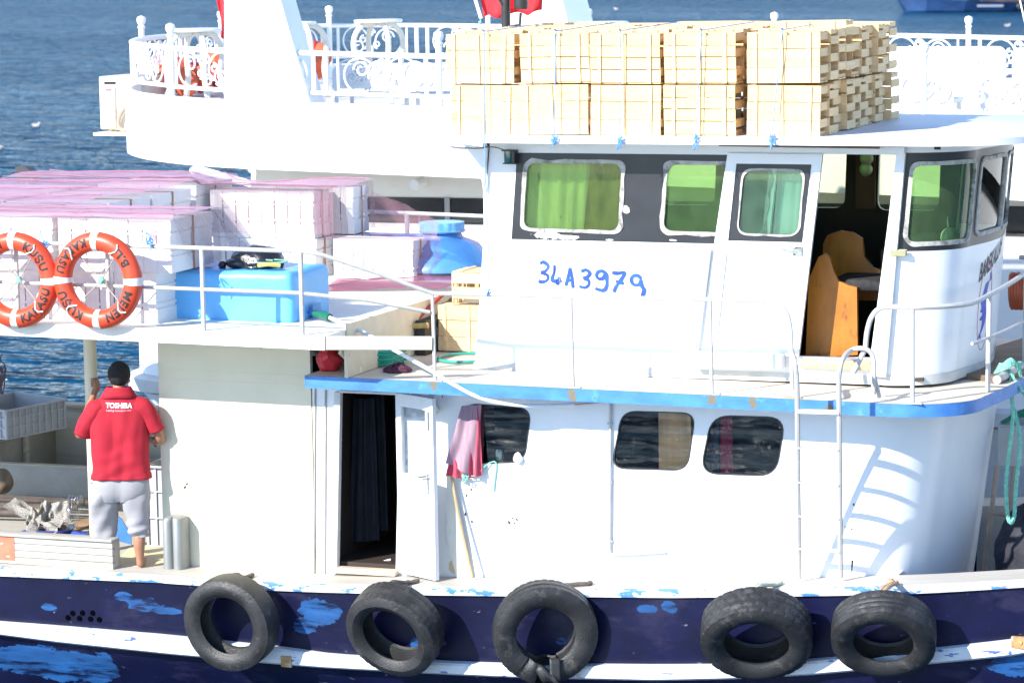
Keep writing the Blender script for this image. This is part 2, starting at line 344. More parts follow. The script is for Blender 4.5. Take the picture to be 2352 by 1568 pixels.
m.add([side(XS[0], o_, z_, s) for s in (1, 0) for o_, z_ in ((.0, ztop(XS[0])), (.2, -1.0), (1.4, -2.2))], [(0, 1, 2, 5, 4, 3)])
m.build('hull', hullm, boat)
peel = mat('peeling_cap_paint', (.58, .60, .63), .5, var=.1, scale=8, stain=((.06, .20, .50), 9, (.5, 1, 1.2), .535, .03), stain2=((.34, .27, .18), 7, (.5, 1, 1.5), .62, .04), bump=.5, bscale=22)
greycap = mat('gunwale_cap_paint', (.45, .42, .37), .6, var=.1, scale=5, st=(.2, 1, 2), stain=((.40, .36, .32), 3, (.25, 1, 2), .6, .1), bump=.25, bscale=20, bst=(.2, 1, 1))
for s in (1, 0):
    m = MB()
    m.loft([[side(x, o_, fz(x), s) for x in XS] for o_, fz in ((.03, lambda x: interp(FBT, x)), (0, lambda x: interp(FBT, x) + .006), (-.006, lambda x: lerp(interp(FBT, x), ztop(x), .5)), (.002, lambda x: ztop(x) - .004), (.02, ztop))], closed=False, cap=False)
    m.build('gunwale_face', peel, boat)
    m = MB(); stw = .055
    m.loft([[side(x, o_, fz(x), s) for x in XS] for o_, fz in ((.07, lambda x: interp(STB, x) - .008), (.01, lambda x: interp(STB, x) + .004), (-.015, lambda x: interp(STB, x) + .022), (-.015, lambda x: interp(STT, x) - .02), (.0, interp and (lambda x: interp(STT, x))), (.07, lambda x: interp(STT, x) + .01))], closed=False, cap=False)
    m.build('rub_rail', mat('rub_rail_paint', (.56, .59, .63), .4, var=.1, scale=6, stain=((.07, .12, .38), 9, (.5, 1, 1.6), .62, .03), stain2=((.40, .24, .10), 3, (.9, 1, 1), .66, .06), bump=.3, bscale=15), boat)
XF = 3.4; xa_ = [x for x in XS if x <= XF + .01]; xf_ = [x for x in XS if x >= XF - .01]
m = MB(); m.loft([[V((x, lerp(yg(x) + .02, 2 * YC - yg(x) - .02, k / 4), ztop(x))) for x in xa_] for k in range(5)], closed=False, cap=False); m.build('main_deck', greycap, boat)
for s in (1, 0):
    m = MB(); m.loft([[side(x, o_, ztop(x) - d_, s) for x in xf_] for o_, d_ in ((.02, 0), (.46, 0), (.46, .9))], closed=False, cap=False); m.build('bulwark_cap', greycap, boat)
m = MB(); m.loft([[V((x, lerp(yg(x) + .2, 2 * YC - yg(x) - .2, k / 4), ztop(x) - .85)) for x in xf_] for k in range(5)], closed=False, cap=False); m.build('fore_deck', mat('fore_deck_paint', (.22, .20, .18), .7, var=.2), boat)
# scupper holes on the quarter
m = MB()
for px, py in q('H', 432, 1150, 462, 1122, 525, 1120, 590, 1120, 505, 1155, 575, 1158, 632, 1163):
    p = P(px, py, y=-.405); m.lathe([(.0, .002), (.024, .002), (.026, -.004)], 14, Matrix.Translation(p) @ Matrix.Rotation(pi / 2, 4, 'X'))
m.build('scupper_holes', mat('hole_black', (.002, .002, .003), 1, spec=0), boat)
# ---- lower house
xl = P(370, 1050, y=0).x; X0L = P(1955, 1150, y=0).x
zlow = P(1400, 912, y=-.46).z; ZF = 1.735; ZFB = 1.63
ol = [(xl, -.16), (X0L, -.02), (X0L, ZFB + .02), (P(712, 900, y=0).x, ZFB + .02), (P(712, 900, y=0).x, 2.055), (xl, 2.065)]
def lowrect(*c, r=34): return xz(rr(c, r), 0)
holes_l = {'door': xz([(782, 899), (918, 904), (909, 1311), (775, 1306)], 0),
           'w1': lowrect((1066, 924), (1222, 936), (1206, 1062), (1046, 1066)), 'w2': lowrect((1428, 942), (1599, 947), (1580, 1081), (1403, 1076)), 'w3': lowrect((1634, 952), (1806, 957), (1784, 1094), (1606, 1088), r=44)}
xsplit = P(722, 1100, y=0).x
m = MB(); m.plate([(xsplit, -.14), (X0L, -.02), (X0L, ZFB + .02), (xsplit, ZFB + .02)], holes_l.values(), 0, .05)
lsp = [P(x, y, y=0) for x, y in ((1045, 1300), (1150, 1305), (1185, 1260), (1165, 1320), (1110, 1262))]
lsd = mat('lower_wall_paint', (.78, .79, .80), .38, var=.03, scale=3, stain=((.60, .55, .46), 2.2, (1, 1, .3), .70, .12), stain2=((.30, .22, .17), 24, (1, 1, 1), .735, .03), bump=.2, bscale=7, spots=((.62, .50, .32), [(p.x, p.y, p.z, r_, .5, r2_) for p, (r_, r2_) in zip(lsp, ((.06, .07), (.16, .12), (.05, .09), (.12, .06), (.04, .05)))], .35, 9))
lw = m.build('lower_wall', lsd, boat)
m = MB(); m.plate([(xl, -.16), (xsplit - .012, -.14), (xsplit - .012, ZFB + .0), (xsplit - .012, 2.055), (xl, 2.065)], (), -.004, .05)
for py in (846, 868):                       # two plank seams near the top
    a, b = P(372, py, y=-.004), P(722, py + 18, y=-.004); m.bar(a, b, .008, .008)
m.build('aft_wall_panel', cream(), boat)
m = MB(); m.plate([(xl, -.16), (xl + .045, -.16), (xl + .045, 2.06), (xl, 2.06)], (), .051, 3.2); m.build('aft_bulkhead', cream(), boat)
rub_seal = mat('window_rubber', (.03, .03, .032), .6)
for k in ('w1', 'w2', 'w3'):
    h = holes_l[k]; cx = sum(a for a, b in h) / len(h); cz = sum(b for a, b in h) / len(h)
    fr = MB(); fr.ring([(cx + (a - cx) * 1.0, cz + (b - cz) * 1.0) for a, b in h], [(cx + (a - cx) * .97, cz + (b - cz) * .965) for a, b in h], -.004, .03)
    fo = fr.build('lower_window', rub_seal, boat)
    g = MB(); g.plate([(cx + (a - cx) * .985, cz + (b - cz) * .985) for a, b in h], (), .012, .018); g.build('pane', glass('dark_pane', (.80, .82, .84), 1.5), fo)
def front(x0, y0, R, yc, bulge, n=10):     # plan of a rounded front, starboard corner to port corner
    o = [(x0 + R * sin(t * pi / 2 / n), y0 + R - R * cos(t * pi / 2 / n)) for t in range(n + 1)]
    o += [(x0 + R + bulge * sin(k / 6 * pi / 2), lerp(y0 + R, yc, k / 6)) for k in range(1, 7)]
    return o + [(a, 2 * yc - b) for a, b in reversed(o[:-1])]
class Shell:                                # a raked curved wall; s runs along the plan, d outward
    def __init__(s, pts, rake, zref):
        s.p = [V(p) for p in pts]; s.rake = rake; s.zr = zref; s.L = [0]
        for a, b in zip(s.p, s.p[1:]): s.L.append(s.L[-1] + (b - a).length)
    def plan(s, t):
        t = min(max(t, 0), s.L[-1] - 1e-6)
        for k in range(len(s.L) - 1):
            if t <= s.L[k + 1]: break
        f = (t - s.L[k]) / (s.L[k + 1] - s.L[k]); d = (s.p[k + 1] - s.p[k]).normalized()
        return s.p[k].lerp(s.p[k + 1], f), V((d.y, -d.x))
    def at(s, t, z, d=0):
        p, n = s.plan(t); return V((p.x + n.x * d + s.rake * (z - s.zr), p.y + n.y * d, z))
    def find(s, px, py, tmax=None):
        best = (9e9, 0, 0); N = 400; tm = tmax or s.L[-1] * .55
        for k in range(N + 1):
            t = tm * k / N; p, _ = s.plan(t); r_ = P(px, py, y=p.y); e = abs(r_.x - p.x - s.rake * (r_.z - s.zr))
            if e < best[0]: best = (e, t, r_.z)
        return best[1], best[2]
def gridwall(mb, fn, us, vs, holes=()):
    for i in range(len(us) - 1):
        for j in range(len(vs) - 1):
            cu, cv = (us[i] + us[i + 1]) / 2, (vs[j] + vs[j + 1]) / 2
            if any(h[0] < cu < h[1] and h[2] < cv < h[3] for h in holes): continue
            mb.add([fn(us[i], vs[j]), fn(us[i + 1], vs[j]), fn(us[i + 1], vs[j + 1]), fn(us[i], vs[j + 1])], [(0, 1, 2, 3)])
    bm = bmesh.new(); vv = [bm.verts.new(v) for v in mb.v]
    for f in mb.f: bm.faces.new([vv[i] for i in f])
    bmesh.ops.remove_doubles(bm, verts=bm.verts, dist=.0005); mi = mb.mi; mb.v = []; mb.f = []; mb.mi = []; mb.frombm(bm)
lsh = Shell(front(X0L, 0, .62, YC, .12), .13, .8)
m = MB(); us = [lsh.L[-1] * k / 48 for k in range(49)]
gridwall(m, lambda u, v: lsh.at(u, v) if u > .02 else V((X0L, 0, v)), us, [-1.0, -.25, .3, .8, 1.2, ZFB + .02])
m.build('lower_house_front', boatwhite(), boat)
m = MB(); m.plate([(xl, -.16), (X0L, -.02), (X0L, ZFB + .02), (-1.4, ZFB + .02), (-1.4, 2.06), (xl, 2.06)], (), 2 * YC - .05, 2 * YC); m.build('port_wall', boatwhite(), boat)
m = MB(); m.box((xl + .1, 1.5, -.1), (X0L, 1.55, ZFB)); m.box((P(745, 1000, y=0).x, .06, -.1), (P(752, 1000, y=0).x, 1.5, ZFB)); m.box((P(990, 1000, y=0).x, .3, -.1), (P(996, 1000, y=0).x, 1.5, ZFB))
m.box((P(745, 1000, y=0).x, .055, -.10), (X0L, 1.5, -.012 + .03)); m.build('inner_bulkhead', mat('inner_brown', (.035, .022, .016), .7), boat)  # dark floor and liner walls added to keep the inside dark
# ---- side deck with its blue edge
def fplan(): return front(P(2050, 923, y=-.46).x, -.46, .62, YC, .12)
fp = fplan(); XA = P(700, 868, y=-.46).x
def slab(pts, z0, z1):
    mb = MB(); n = len(pts); mb.v = [V((a, b, z0)) for a, b in pts] + [V((a, b, z1)) for a, b in pts]
    return mb, n
out = [(XA, -.46)] + fp + [(XA, 2 * YC + .46)]
m = MB(); n = len(out); dz = lambda x: ZF + .012 - .010 * (x + 1.5)
m.v = [V((a, b, dz(a) - .108)) for a, b in out] + [V((a, b, dz(a))) for a, b in out]
m.f = [(k, (k + 1) % n, (k + 1) % n + n, k + n) for k in range(n)] + [tuple(range(n - 1, -1, -1))]; m.mi = [0] * len(m.f)
m.build('blue_deck_edge', bluetrim(), boat)
m = MB(); m.add([V((a, b, dz(a) + .001)) for a, b in out], [tuple(range(n))]); m.build('upper_side_deck', deckpaint(), boat)
# ---- aft upper deck carrying the cargo
ZR = P(684, 770, y=-.95).z; ZRB = ZR - .118
def zr(x): return ZR - .012 * (x + 1.5)
XR = P(745, 790, y=-.95).x
m = MB(); xs_ = [-8.2, -6, -4, -2.6, XR]
for x0_, x1_ in zip(xs_, xs_[1:]):
    a, b = -.95, 4.25
    m.add([(x0_, a, zr(x0_) - .118), (x1_, a, zr(x1_) - .118), (x1_, a, zr(x1_)), (x0_, a, zr(x0_)), (x0_, b, zr(x0_) - .118), (x1_, b, zr(x1_) - .118), (x1_, b, zr(x1_)), (x0_, b, zr(x0_))], [(0, 1, 2, 3), (3, 2, 6, 7), (1, 0, 4, 5), (4, 7, 6, 5)])
m.add([(XR, -.95, zr(XR) - .118), (XR, 4.25, zr(XR) - .118), (XR, 4.25, zr(XR)), (XR, -.95, zr(XR))], [(0, 1, 2, 3)])
m.build('aft_upper_deck', mat('aft_deck_paint', (.76, .75, .68), .5, var=.05, scale=4, stain=((.6, .5, .36), 4, (1, 1, 1), .66, .1), stain2=((.33, .22, .14), 18, (.4, 1, 1), .74, .03), bump=.2, bscale=14), boat)
m = MB(); m.box((XR - .02, -.5, dz(XR) + .004), (XR + .015, 3.7, zr(XR) + .05), .006); m.build('aft_deck_step', mat('step_beige', (.66, .57, .42), .6, var=.08, stain=((.45, .33, .2), 7, (1, 1, 1), .62, .1)), boat)
m = MB(); bz = zr(XR) - .06; m.bar((XR + .005, -.92, bz), (P(992, 790, y=-.43).x, -.43, P(992, 788, y=-.43).z), .05, .115, .006); m.build('stringer', cream(), boat)
m = MB(); m.bar(P(781, 806, y=-.5), P(829, 852, y=-.2), .03, .05, .004); m.build('deck_brace', cream(), boat)
m = MB(); p0 = P(210, 900, y=.35); m.lathe([(.06, -.2), (.06, zr(p0.x) - .1)], 20, Matrix.Translation((p0.x, .35, 0))); m.build('deck_post', cream(), boat)
# ---- upper house
YU = .36
wl_t, wl_b = P(1124, 346, y=YU), P(1091, 843, y=YU); wr_t, wr_b = P(2076, 345, y=YU), P(2030, 864, y=YU)
rk = (wr_t.x - wr_b.x) / (wr_t.z - wr_b.z); zub = dz(1) + .004; zut = 3.735
wr = lambda z: wr_b.x + rk * (z - wr_b.z); wl = lambda z: lerp(wl_b.x, wl_t.x, (z - wl_b.z) / (wl_t.z - wl_b.z))
def uprect(*c, r=22): return xz(rr(c, r), YU)
holes_u = {'w1': uprect((1208, 371), (1431, 373), (1424, 533), (1200, 527)), 'w2': uprect((1532, 375), (1772, 377), (1754, 541), (1521, 533)), 'door': xz([(1788, 353), (2060, 356), (1999, 822), (1736, 815)], YU)}
m = MB(); m.plate([(wl(zub), zub), (wr(zub), zub), (wr(zut), zut), (wl(zut), zut)], holes_u.values(), YU, YU + .045)
m.build('upper_wall', boatwhite(), boat)
m = MB(); band = xz([(1188, 351), (1690, 356), (1668, 560), (1175, 549)], YU); m.plate(band, [holes_u['w1'], xz(rr([(1532, 375), (1678, 376), (1661, 537), (1521, 533)], [22, 0, 0, 22]), YU)], YU - .004, YU - .0005)
m.build('black_window_band', black_paint(), boat)
sealm = mat('window_sealant', (.40, .39, .36), .7, var=.3, scale=14, stain=((.16, .155, .15), 8, (1, 1, 1), .52, .12), bump=.6, bscale=25)
greeng = glass('green_pane', (.70, .90, .52), 1.0, haze=.04)
def ragged(h, k, amp, seed):
    cx = sum(a for a, b in h) / len(h); cz = sum(b for a, b in h) / len(h); o = []
    for a, b in h:
        t = k + amp * noise.noise(V((a * 9, b * 9, seed))); o.append((a + math.copysign(1, a - cx) * t * min(1, abs(a - cx) * 12), b + math.copysign(1, b - cz) * t * min(1, abs(b - cz) * 12)))
    return o
def dense(h, n=5): return [(lerp(a[0], b[0], k / n), lerp(a[1], b[1], k / n)) for a, b in zip(h, h[1:] + h[:1]) for k in range(n)]
for k in ('w1', 'w2'):
    h = dense(holes_u[k]); fr = MB(); fr.ring(ragged(h, .022, .028, 3), ragged(h, -.012, .006, 8), YU - .013, YU + .01)
    fo = fr.build('upper_window', sealm, boat)
    g = MB(); g.plate(holes_u[k], (), YU + .016, YU + .021); g.build('pane', greeng if k == 'w1' else glass('deep_green_pane', (.38, .66, .27), 1.0, haze=.09), fo)
ush = Shell(front(wr_b.x, YU, .52, YC, .10), rk, wr_b.z)
cs = [ush.find(*p) for p in ((2100, 380), (2240, 374), (2224, 552), (2084, 550))]
hs = ((cs[0][0] + cs[3][0]) / 2, (cs[1][0] + cs[2][0]) / 2, (cs[2][1] + cs[3][1]) / 2, (cs[0][1] + cs[1][1]) / 2)
cf = [ush.find(*p) for p in ((2262, 372), (2318, 368), (2300, 520), (2246, 545))]
hf = (cs[1][0] + .10, YC - YU + .1, hs[2] + .02, hs[3])
Lh = ush.L[-1]; zbb = P(2060, 577, y=YU).z; zbt = P(2076, 351, y=YU).z
hfront = (hs[1] + .17, Lh / 2 - .03, hs[2] + .03, hs[3]); hport = (Lh - hfront[1], Lh - hfront[0], hfront[2], hfront[3])
us = sorted(set([round(Lh * k / 60, 4) for k in range(61)] + [hs[0], hs[1], hfront[0], hfront[1], hport[0], hport[1]])); vs = sorted([zub, zub + .1, 2.2, 2.6, zbb, hs[2], hs[3], hfront[2], zbt, zut])
m = MB(); gridwall(m, lambda u, v: ush.at(u, v), us, vs, (hs, hfront, hport))
nb = []
uo = m.build('upper_house_front', [boatwhite(), black_paint()], boat)
for pl in uo.data.polygons:
    c = sum((uo.data.vertices[i].co.z for i in pl.vertices)) / len(pl.vertices)
    if zbb < c < zbt: pl.material_index = 1
def shframe(h, name, pm, grow=.035, r=.07):
    c = [(h[0], h[2]), (h[1], h[2]), (h[1], h[3]), (h[0], h[3])]; e = [(h[0] - grow, h[2] - grow), (h[1] + grow, h[2] - grow), (h[1] + grow, h[3] + grow), (h[0] - grow, h[3] + grow)]
    i_ = dense(rr(c, r), 4); o_ = dense(rr(e, r + grow), 4); fr = MB(); fr.ring(ragged(o_, 0, .014, 2), i_, .012, -.02, lambda u, v, d: ush.at(u, v, d)); fo = fr.build(name, sealm, boat)
    g = MB(); g.grid(12, 1, lambda a, b: ush.at(lerp(h[0] - .005, h[1] + .005, a), lerp(h[2] - .005, h[3] + .005, b), -.012)); g.build('pane', pm, fo)
shframe(hs, 'upper_window', glass('green_pane_thin', (.38, .66, .30), 1.0, double=False, haze=.12)); shframe(hfront, 'windscreen', glass('clear_pane', (.80, .86, .80), 1.2)); shframe(hport, 'windscreen', glass('clear_pane', (.8, .86, .8), 1.2))
m = MB(); hp = [xz(rr([(a, 300), (b, 300), (b - 6, c), (a - 6, c)], [0, 0, 24, 24]), 2 * YC - YU) for a, b, c in ((1235, 1440, 460), (1530, 1652, 470), (1800, 1950, 476), (2024, 2166, 482))]
m.plate([(wl(zub), zub), (wr(zub), zub), (wr(zut), zut), (wl(zut), zut)], [[(x_, min(z_, zut - .09)) for x_, z_ in h] for h in hp], 2 * YC - YU - .045, 2 * YC - YU); m.build('port_upper_wall', boatwhite(), boat)
for h in hp:
    g = MB(); g.plate([(x_, min(z_, zut - .09)) for x_, z_ in h], (), 2 * YC - YU - .03, 2 * YC - YU - .026); g.build('port_pane', glass('straw_pane', (.60, .64, .44), .6), boat)
m = MB(); m.box((wl(2.5) + .02, YU + .05, zub), (wl(2.5) + .06, 2 * YC - YU - .05, zut)); m.build('upper_aft_wall', boatwhite(), boat)
# dark lining inside the wheelhouse
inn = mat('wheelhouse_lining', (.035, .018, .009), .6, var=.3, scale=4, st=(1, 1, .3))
m = MB(); yl = 2 * YC - YU - .05
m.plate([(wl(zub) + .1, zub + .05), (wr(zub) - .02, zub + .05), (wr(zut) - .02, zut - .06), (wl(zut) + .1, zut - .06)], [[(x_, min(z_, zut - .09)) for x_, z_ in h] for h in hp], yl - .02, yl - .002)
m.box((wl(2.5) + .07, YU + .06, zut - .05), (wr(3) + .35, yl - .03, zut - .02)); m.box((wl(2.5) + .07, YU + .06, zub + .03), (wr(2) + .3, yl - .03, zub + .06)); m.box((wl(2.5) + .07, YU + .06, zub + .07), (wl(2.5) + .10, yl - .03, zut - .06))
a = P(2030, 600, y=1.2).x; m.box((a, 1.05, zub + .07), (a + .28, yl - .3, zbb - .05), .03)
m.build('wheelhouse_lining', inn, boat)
# ---- roof
rz = 3.742; rp = front(P(2140, 337, y=-.05).x - .1, -.05, .95, YC, .15, 14); xra = P(1022, 322, y=-.05).x
out = [(xra, -.05)] + rp + [(xra, 2 * YC + .05)]; n = len(out); m = MB()
m.loft([[V((a_, b_, rz)) for a_, b_ in out], [V((a_, b_, rz + .01)) for a_, b_ in out], [V((a_, b_, rz + .06)) for a_, b_ in out], [V((a_ - .01, b_ + (.012 if b_ < YC else -.012), rz + .068)) for a_, b_ in out]])
m.build('wheelhouse_roof', mat('roof_paint', (.66, .67, .70), .45, var=.05, scale=3, stain=((.5, .5, .52), 3, (1, 1, 1), .62, .15), bump=.2, bscale=10), boat)
ZROOF = rz + .068
m = MB(); m.plate(xz([(1027, 327), (1118, 340), (1110, 440), (1108, 420), (1096, 385), (1036, 338)], .30), (), .30, .34); m.build('roof_bracket', boatwhite(), boat)
# ------------------------------------------------------------------ rails, ladder, door and fittings of the boat
RM = railpaint(); YR = -.42; YA = -.92
def pole(a, b, r=.0175, n=8): return MB().tube([a, b], r, n)
# aft rail round the cargo
t = MB(); pts = on([(-330, 546), (0, 556), (345, 566), (690, 577)], y=YA) + [P(742, 586, y=-.86), P(870, 629, y=-.64), P(985, 671, y=-.44)]
pts += on([(1000, 674), (1130, 676), (1310, 682), (1630, 688), (1745, 691)], y=YR) + catmull(on([(1745, 691), (1785, 697), (1806, 716), (1815, 750), (1818, 800), (1820, 895)], y=YR), 4)[1:]
rail = t.tube(pts, .019, 8).build('top_rail', RM, boat)
t = MB(); t.tube(on([(-330, 640), (0, 648), (345, 660), (690, 673)], y=YA) + [P(847, 690, y=-.7), P(987, 717, y=-.44)], .017, 8); t.build('mid_rail', RM, boat)
for px, a, b, y_ in ((36, 558, 756, YA), (246, 563, 762, YA), (463, 571, 764, YA), (690, 577, 771, YA)):
    p = P(px, a, y=y_); t = MB(); t.tube([p, V((p.x, y_, zr(p.x) - .0))], .021, 8); t.build('rail_post', RM, boat)
for k in range(1, 3): p = P(36, 558, y=YA); t = MB(); t.tube([V((p.x - .9 * k, YA, p.z)), V((p.x - .9 * k, YA, zr(p.x)))], .021, 8); t.build('rail_post', RM, boat)
for px, a, b in ((993, 674, 868), (1311, 681, 884), (1631, 688, 897)):
    p = P(px, a, y=YR); t = MB(); t.tube([p, V((p.x + .01, YR, dz(p.x)))], .0165, 8); t.box((p.x - .07, YR - .03, dz(p.x) + .002), (p.x + .08, YR + .03, dz(p.x) + .009)); t.build('rail_post', RM, boat)
p = P(1820, 890, y=YR); t = MB(); t.box((p.x - .07, YR - .03, dz(p.x) + .002), (p.x + .08, YR + .03, dz(p.x) + .009)); t.build('rail_foot', mat('rusty_plate', (.5, .33, .2), .7, var=.25, scale=20), boat)
# bow rail
zb = P(2043, 703, y=YR).z; bp = [P(1960, 856, y=YR)] + catmull(on([(1988, 800), (1992, 760), (2004, 725), (2030, 706), (2100, 707)], y=YR), 4)
fr_ = front(fp[0][0] - .02, YR, .60, YC, .10)
zb2 = P(2100, 707, y=YR).z; L0 = [(a, b) for a, b in fr_ if a > P(2100, 707, y=YR).x]
bp += [V((a, b, zb2 + .05 * max(0, b) )) for a, b in L0[:14]] + [V((a, b, zb2 + .05 * max(0, 2 * YC - b))) for a, b in L0[14:]]
t = MB(); t.tube(bp, .022, 8); t.build('bow_rail', RM, boat)
for px, y_, bot in ((2096, YR, None),):
    p = P(px, 710, y=y_); t = MB(); t.tube([p, V((p.x, y_, dz(p.x)))], .019, 8); t.box((p.x - .07, y_ - .03, dz(p.x) + .002), (p.x + .08, y_ + .03, dz(p.x) + .009)); t.build('rail_post', RM, boat)
for k in (8, 13, 18): a, b = L0[min(k, len(L0) - 1)]; t = MB(); t.tube([V((a, b, zb2 + .04)), V((a - .01, b, dz(a)))], .021, 8); t.build('rail_post', RM, boat)
lo = [V((a, b, zb2 - .33)) for a, b in L0[5:20]]; t = MB(); t.tube(lo, .014, 8); t.build('mid_rail', RM, boat)
# ladder with its hoops
def lad(px, py): t_ = (py - 905) / 420.0; return P(px, py, y=lerp(-.80, -.19, max(0, min(1, t_))))
t = MB(); zt_ = ztop(lad(1835, 1326).x)
t.tube([lad(1836, 1326), lad(1833, 1100), lad(1831, 905)] + catmull([lad(1830, 862), lad(1826, 830), P(1820, 812, y=-.46), P(1813, 800, y=YR)], 4), .021, 8)
t.tube([lad(1931, 1324), lad(1929, 1100), lad(1927, 905)] + catmull([lad(1927, 868), lad(1933, 832), P(1952, 806, y=-.48), P(1980, 800, y=-.45), P(2002, 812, y=YR), P(2008, 845, y=YR), P(2006, 905, y=YR)], 5), .021, 8)
t.tube([P(2003, 850, y=YR), P(2010, 870, y=YR + .02), P(2020, 912, y=YR + .06)], .018, 8)
lo_ = t.build('ladder', RM, boat)
for a, b, r_ in (((1832, 944), (1929, 947), .024), ((1832, 1028), (1929, 1032), .011), ((1833, 1107), (1930, 1113), .012), ((1834, 1184), (1930, 1190), .012), ((1835, 1259), (1931, 1265), .014)):
    t = MB(); t.bar(lad(*a), lad(*b), .055, r_ * 1.5, .004); t.build('rung', RM, lo_)
# sliding door, a shell of frame and panel with its own window
YD = .315
dm = boatwhite(); t = MB(); dwin = [(1691, 376), (1864, 378), (1843, 557), (1672, 553)]
t.plate(xz([(1671, 352), (1889, 355), (1834, 818), (1603, 812)], YD), [xz(dwin, YD)], YD, YD + .04)
door = t.build('sliding_door', dm, boat)
t = MB(); glassh = xz(rr([(1709, 392), (1846, 393), (1832, 540), (1695, 535)], 24), YD + .01); t.plate(xz([(1689, 375), (1866, 377), (1845, 559), (1670, 555)], YD), [glassh], YD + .008, YD + .032); dw = t.build('door_window', black_paint(), door)
t = MB(); t.ring(ragged(dense(xz(rr([(1704, 387), (1850, 388), (1835, 545), (1690, 540)], 26), YD)), 0, .008, 5), dense(glassh), YD + .002, YD + .012); t.build('window_sealant', sealm, dw)
t = MB(); t.plate(glassh, (), YD + .018, YD + .022); t.build('pane', glass('mint_pane', (.66, .95, .74), 1.0, haze=.06), dw)
t = MB()
for a, b, w_ in (((1666, 581), (1828, 584), .03), ((1668, 580), (1645, 790), .03)): t.bar(P(*a, y=YD - .006), P(*b, y=YD - .006), .012, .02, .002)
t.bar(P(1631, 570, y=YD - .006), P(1602, 806, y=YD - .006), .03, .07, .004); t.build('door_batten', dm, door)
t = MB(); t.tube(catmull([P(1790, 570, y=YD - .02), P(1812, 572, y=YD - .05), P(1830, 569, y=YD - .05), P(1838, 575, y=YD - .02)], 4), .008, 8); t.build('door_handle', mat('chrome', (.6, .6, .6), .25, 1), door)
t = MB(); t.box(tuple(P(1822, 566, y=YD - .012)), tuple(P(1842, 586, y=YD - .001)), .003); t.build('lock_plate', mat('chrome', (.6, .6, .6), .25, 1), door)
# door post, header, sill box
t = MB(); t.plate(xz([(2059, 352), (2079, 353), (2034, 866), (1998, 862)], YU - .05), (), YU - .055, YU - .005); t.build('door_post', dm, boat)
t = MB(); t.plate(xz([(1645, 331), (2078, 338), (2077, 353), (1645, 348)], YU - .06), (), YU - .065, YU - .005); t.build('door_track', dm, boat)
t = MB(); t.bar(P(1652, 333, y=.16), P(2020, 339, y=.16), .03, .02); t.build('track_batten', mat('brown_batten', (.12, .08, .05), .7), boat)
t = MB(); t.box((P(1590, 800, y=.3).x, .22, P(1590, 838, y=.3).z), (P(1800, 800, y=.3).x, YU - .003, P(1590, 805, y=.3).z), .006); t.build('door_sill', mat('sill_paint', (.77, .78, .79), .4, var=.05, stain=((.10, .08, .22), 9, (.4, 1, 1), .735, .02)), boat)
t = MB(); t.box((P(1836, 830, y=.3).x, .30, P(1840, 846, y=.3).z), (P(2000, 830, y=.3).x, YU + .03, P(1840, 824, y=.3).z), .006); t.build('door_threshold', mat('threshold_wood', (.5, .36, .22), .6, var=.2), boat)
t = MB(); t.box(tuple(P(2046, 575, y=.29)), tuple(P(2082, 586, y=.33)), .004); t.build('door_latch', mat('brass', (.45, .42, .25), .35, .8), boat)
# grey skirting round the foot of the upper house
gs = mat('grey_skirt', (.50, .51, .50), .6, var=.12, scale=5, stain=((.72, .68, .60), 4, (.6, 1, 1), .55, .08), bump=.2, bscale=14)
t = MB(); t.box((wl(zub) - .005, YU - .006, dz(0) + .004), (wr(zub) - .0, YU - .001, zub + .075)); t.grid(40, 1, lambda a, b: ush.at(a * ush.L[-1], zub + .085 * b - .004, .006)); t.build('skirting', gs, boat)
# navigation light
nl = MB(); c_ = P(1172, 360, y=YU - .05); nl.box((c_.x - .055, YU - .10, c_.z - .062), (c_.x + .055, YU - .001, c_.z - .052), .004); nl.box((c_.x - .06, YU - .11, c_.z + .05), (c_.x + .06, YU - .001, c_.z + .06), .004); nl.box((c_.x - .055, YU - .03, c_.z - .05), (c_.x + .055, YU - .001, c_.z + .05)); nl.box((c_.x + .03, YU - .1, c_.z - .05), (c_.x + .055, YU - .03, c_.z + .05))
no = nl.build('navigation_light', mat('lamp_black', (.02, .02, .022), .4), boat)
t = MB(); t.lathe([(.0, -.05), (.042, -.05), (.044, 0), (.042, .05), (0, .05)], 16, Matrix.Translation((c_.x - .01, YU - .055, c_.z))); t.build('lens', mat('green_lens', (.01, .10, .10), .08, spec=.8), no)
# conduit down the lower wall
t = MB(); t.tube(catmull(on([(1395, 921), (1402, 923), (1402, 935)], y=-.025), 4)[:-1] + on([(1400, 1260)], y=-.025) + catmull(on([(1400, 1260), (1403, 1271), (1415, 1273), (1440, 1273)], y=-.025), 4) + on([(1528, 1267)], y=-.025), .013, 8)
for py in (972, 1107, 1242): c_ = P(1401, py, y=-.02); t.box((c_.x - .022, -.03, c_.z - .008), (c_.x + .022, -.002, c_.z + .008), .002)
t.build('conduit_pipe', RM, boat)
t = MB(); c_ = P(1273, 913, y=-.12); t.lathe([(0, -.014), (.07, -.014), (.075, .01), (.075, .03), (0, .03)], 20, Matrix.Translation((c_.x, -.15, c_.z))); t.build('deck_lamp', dm, boat)
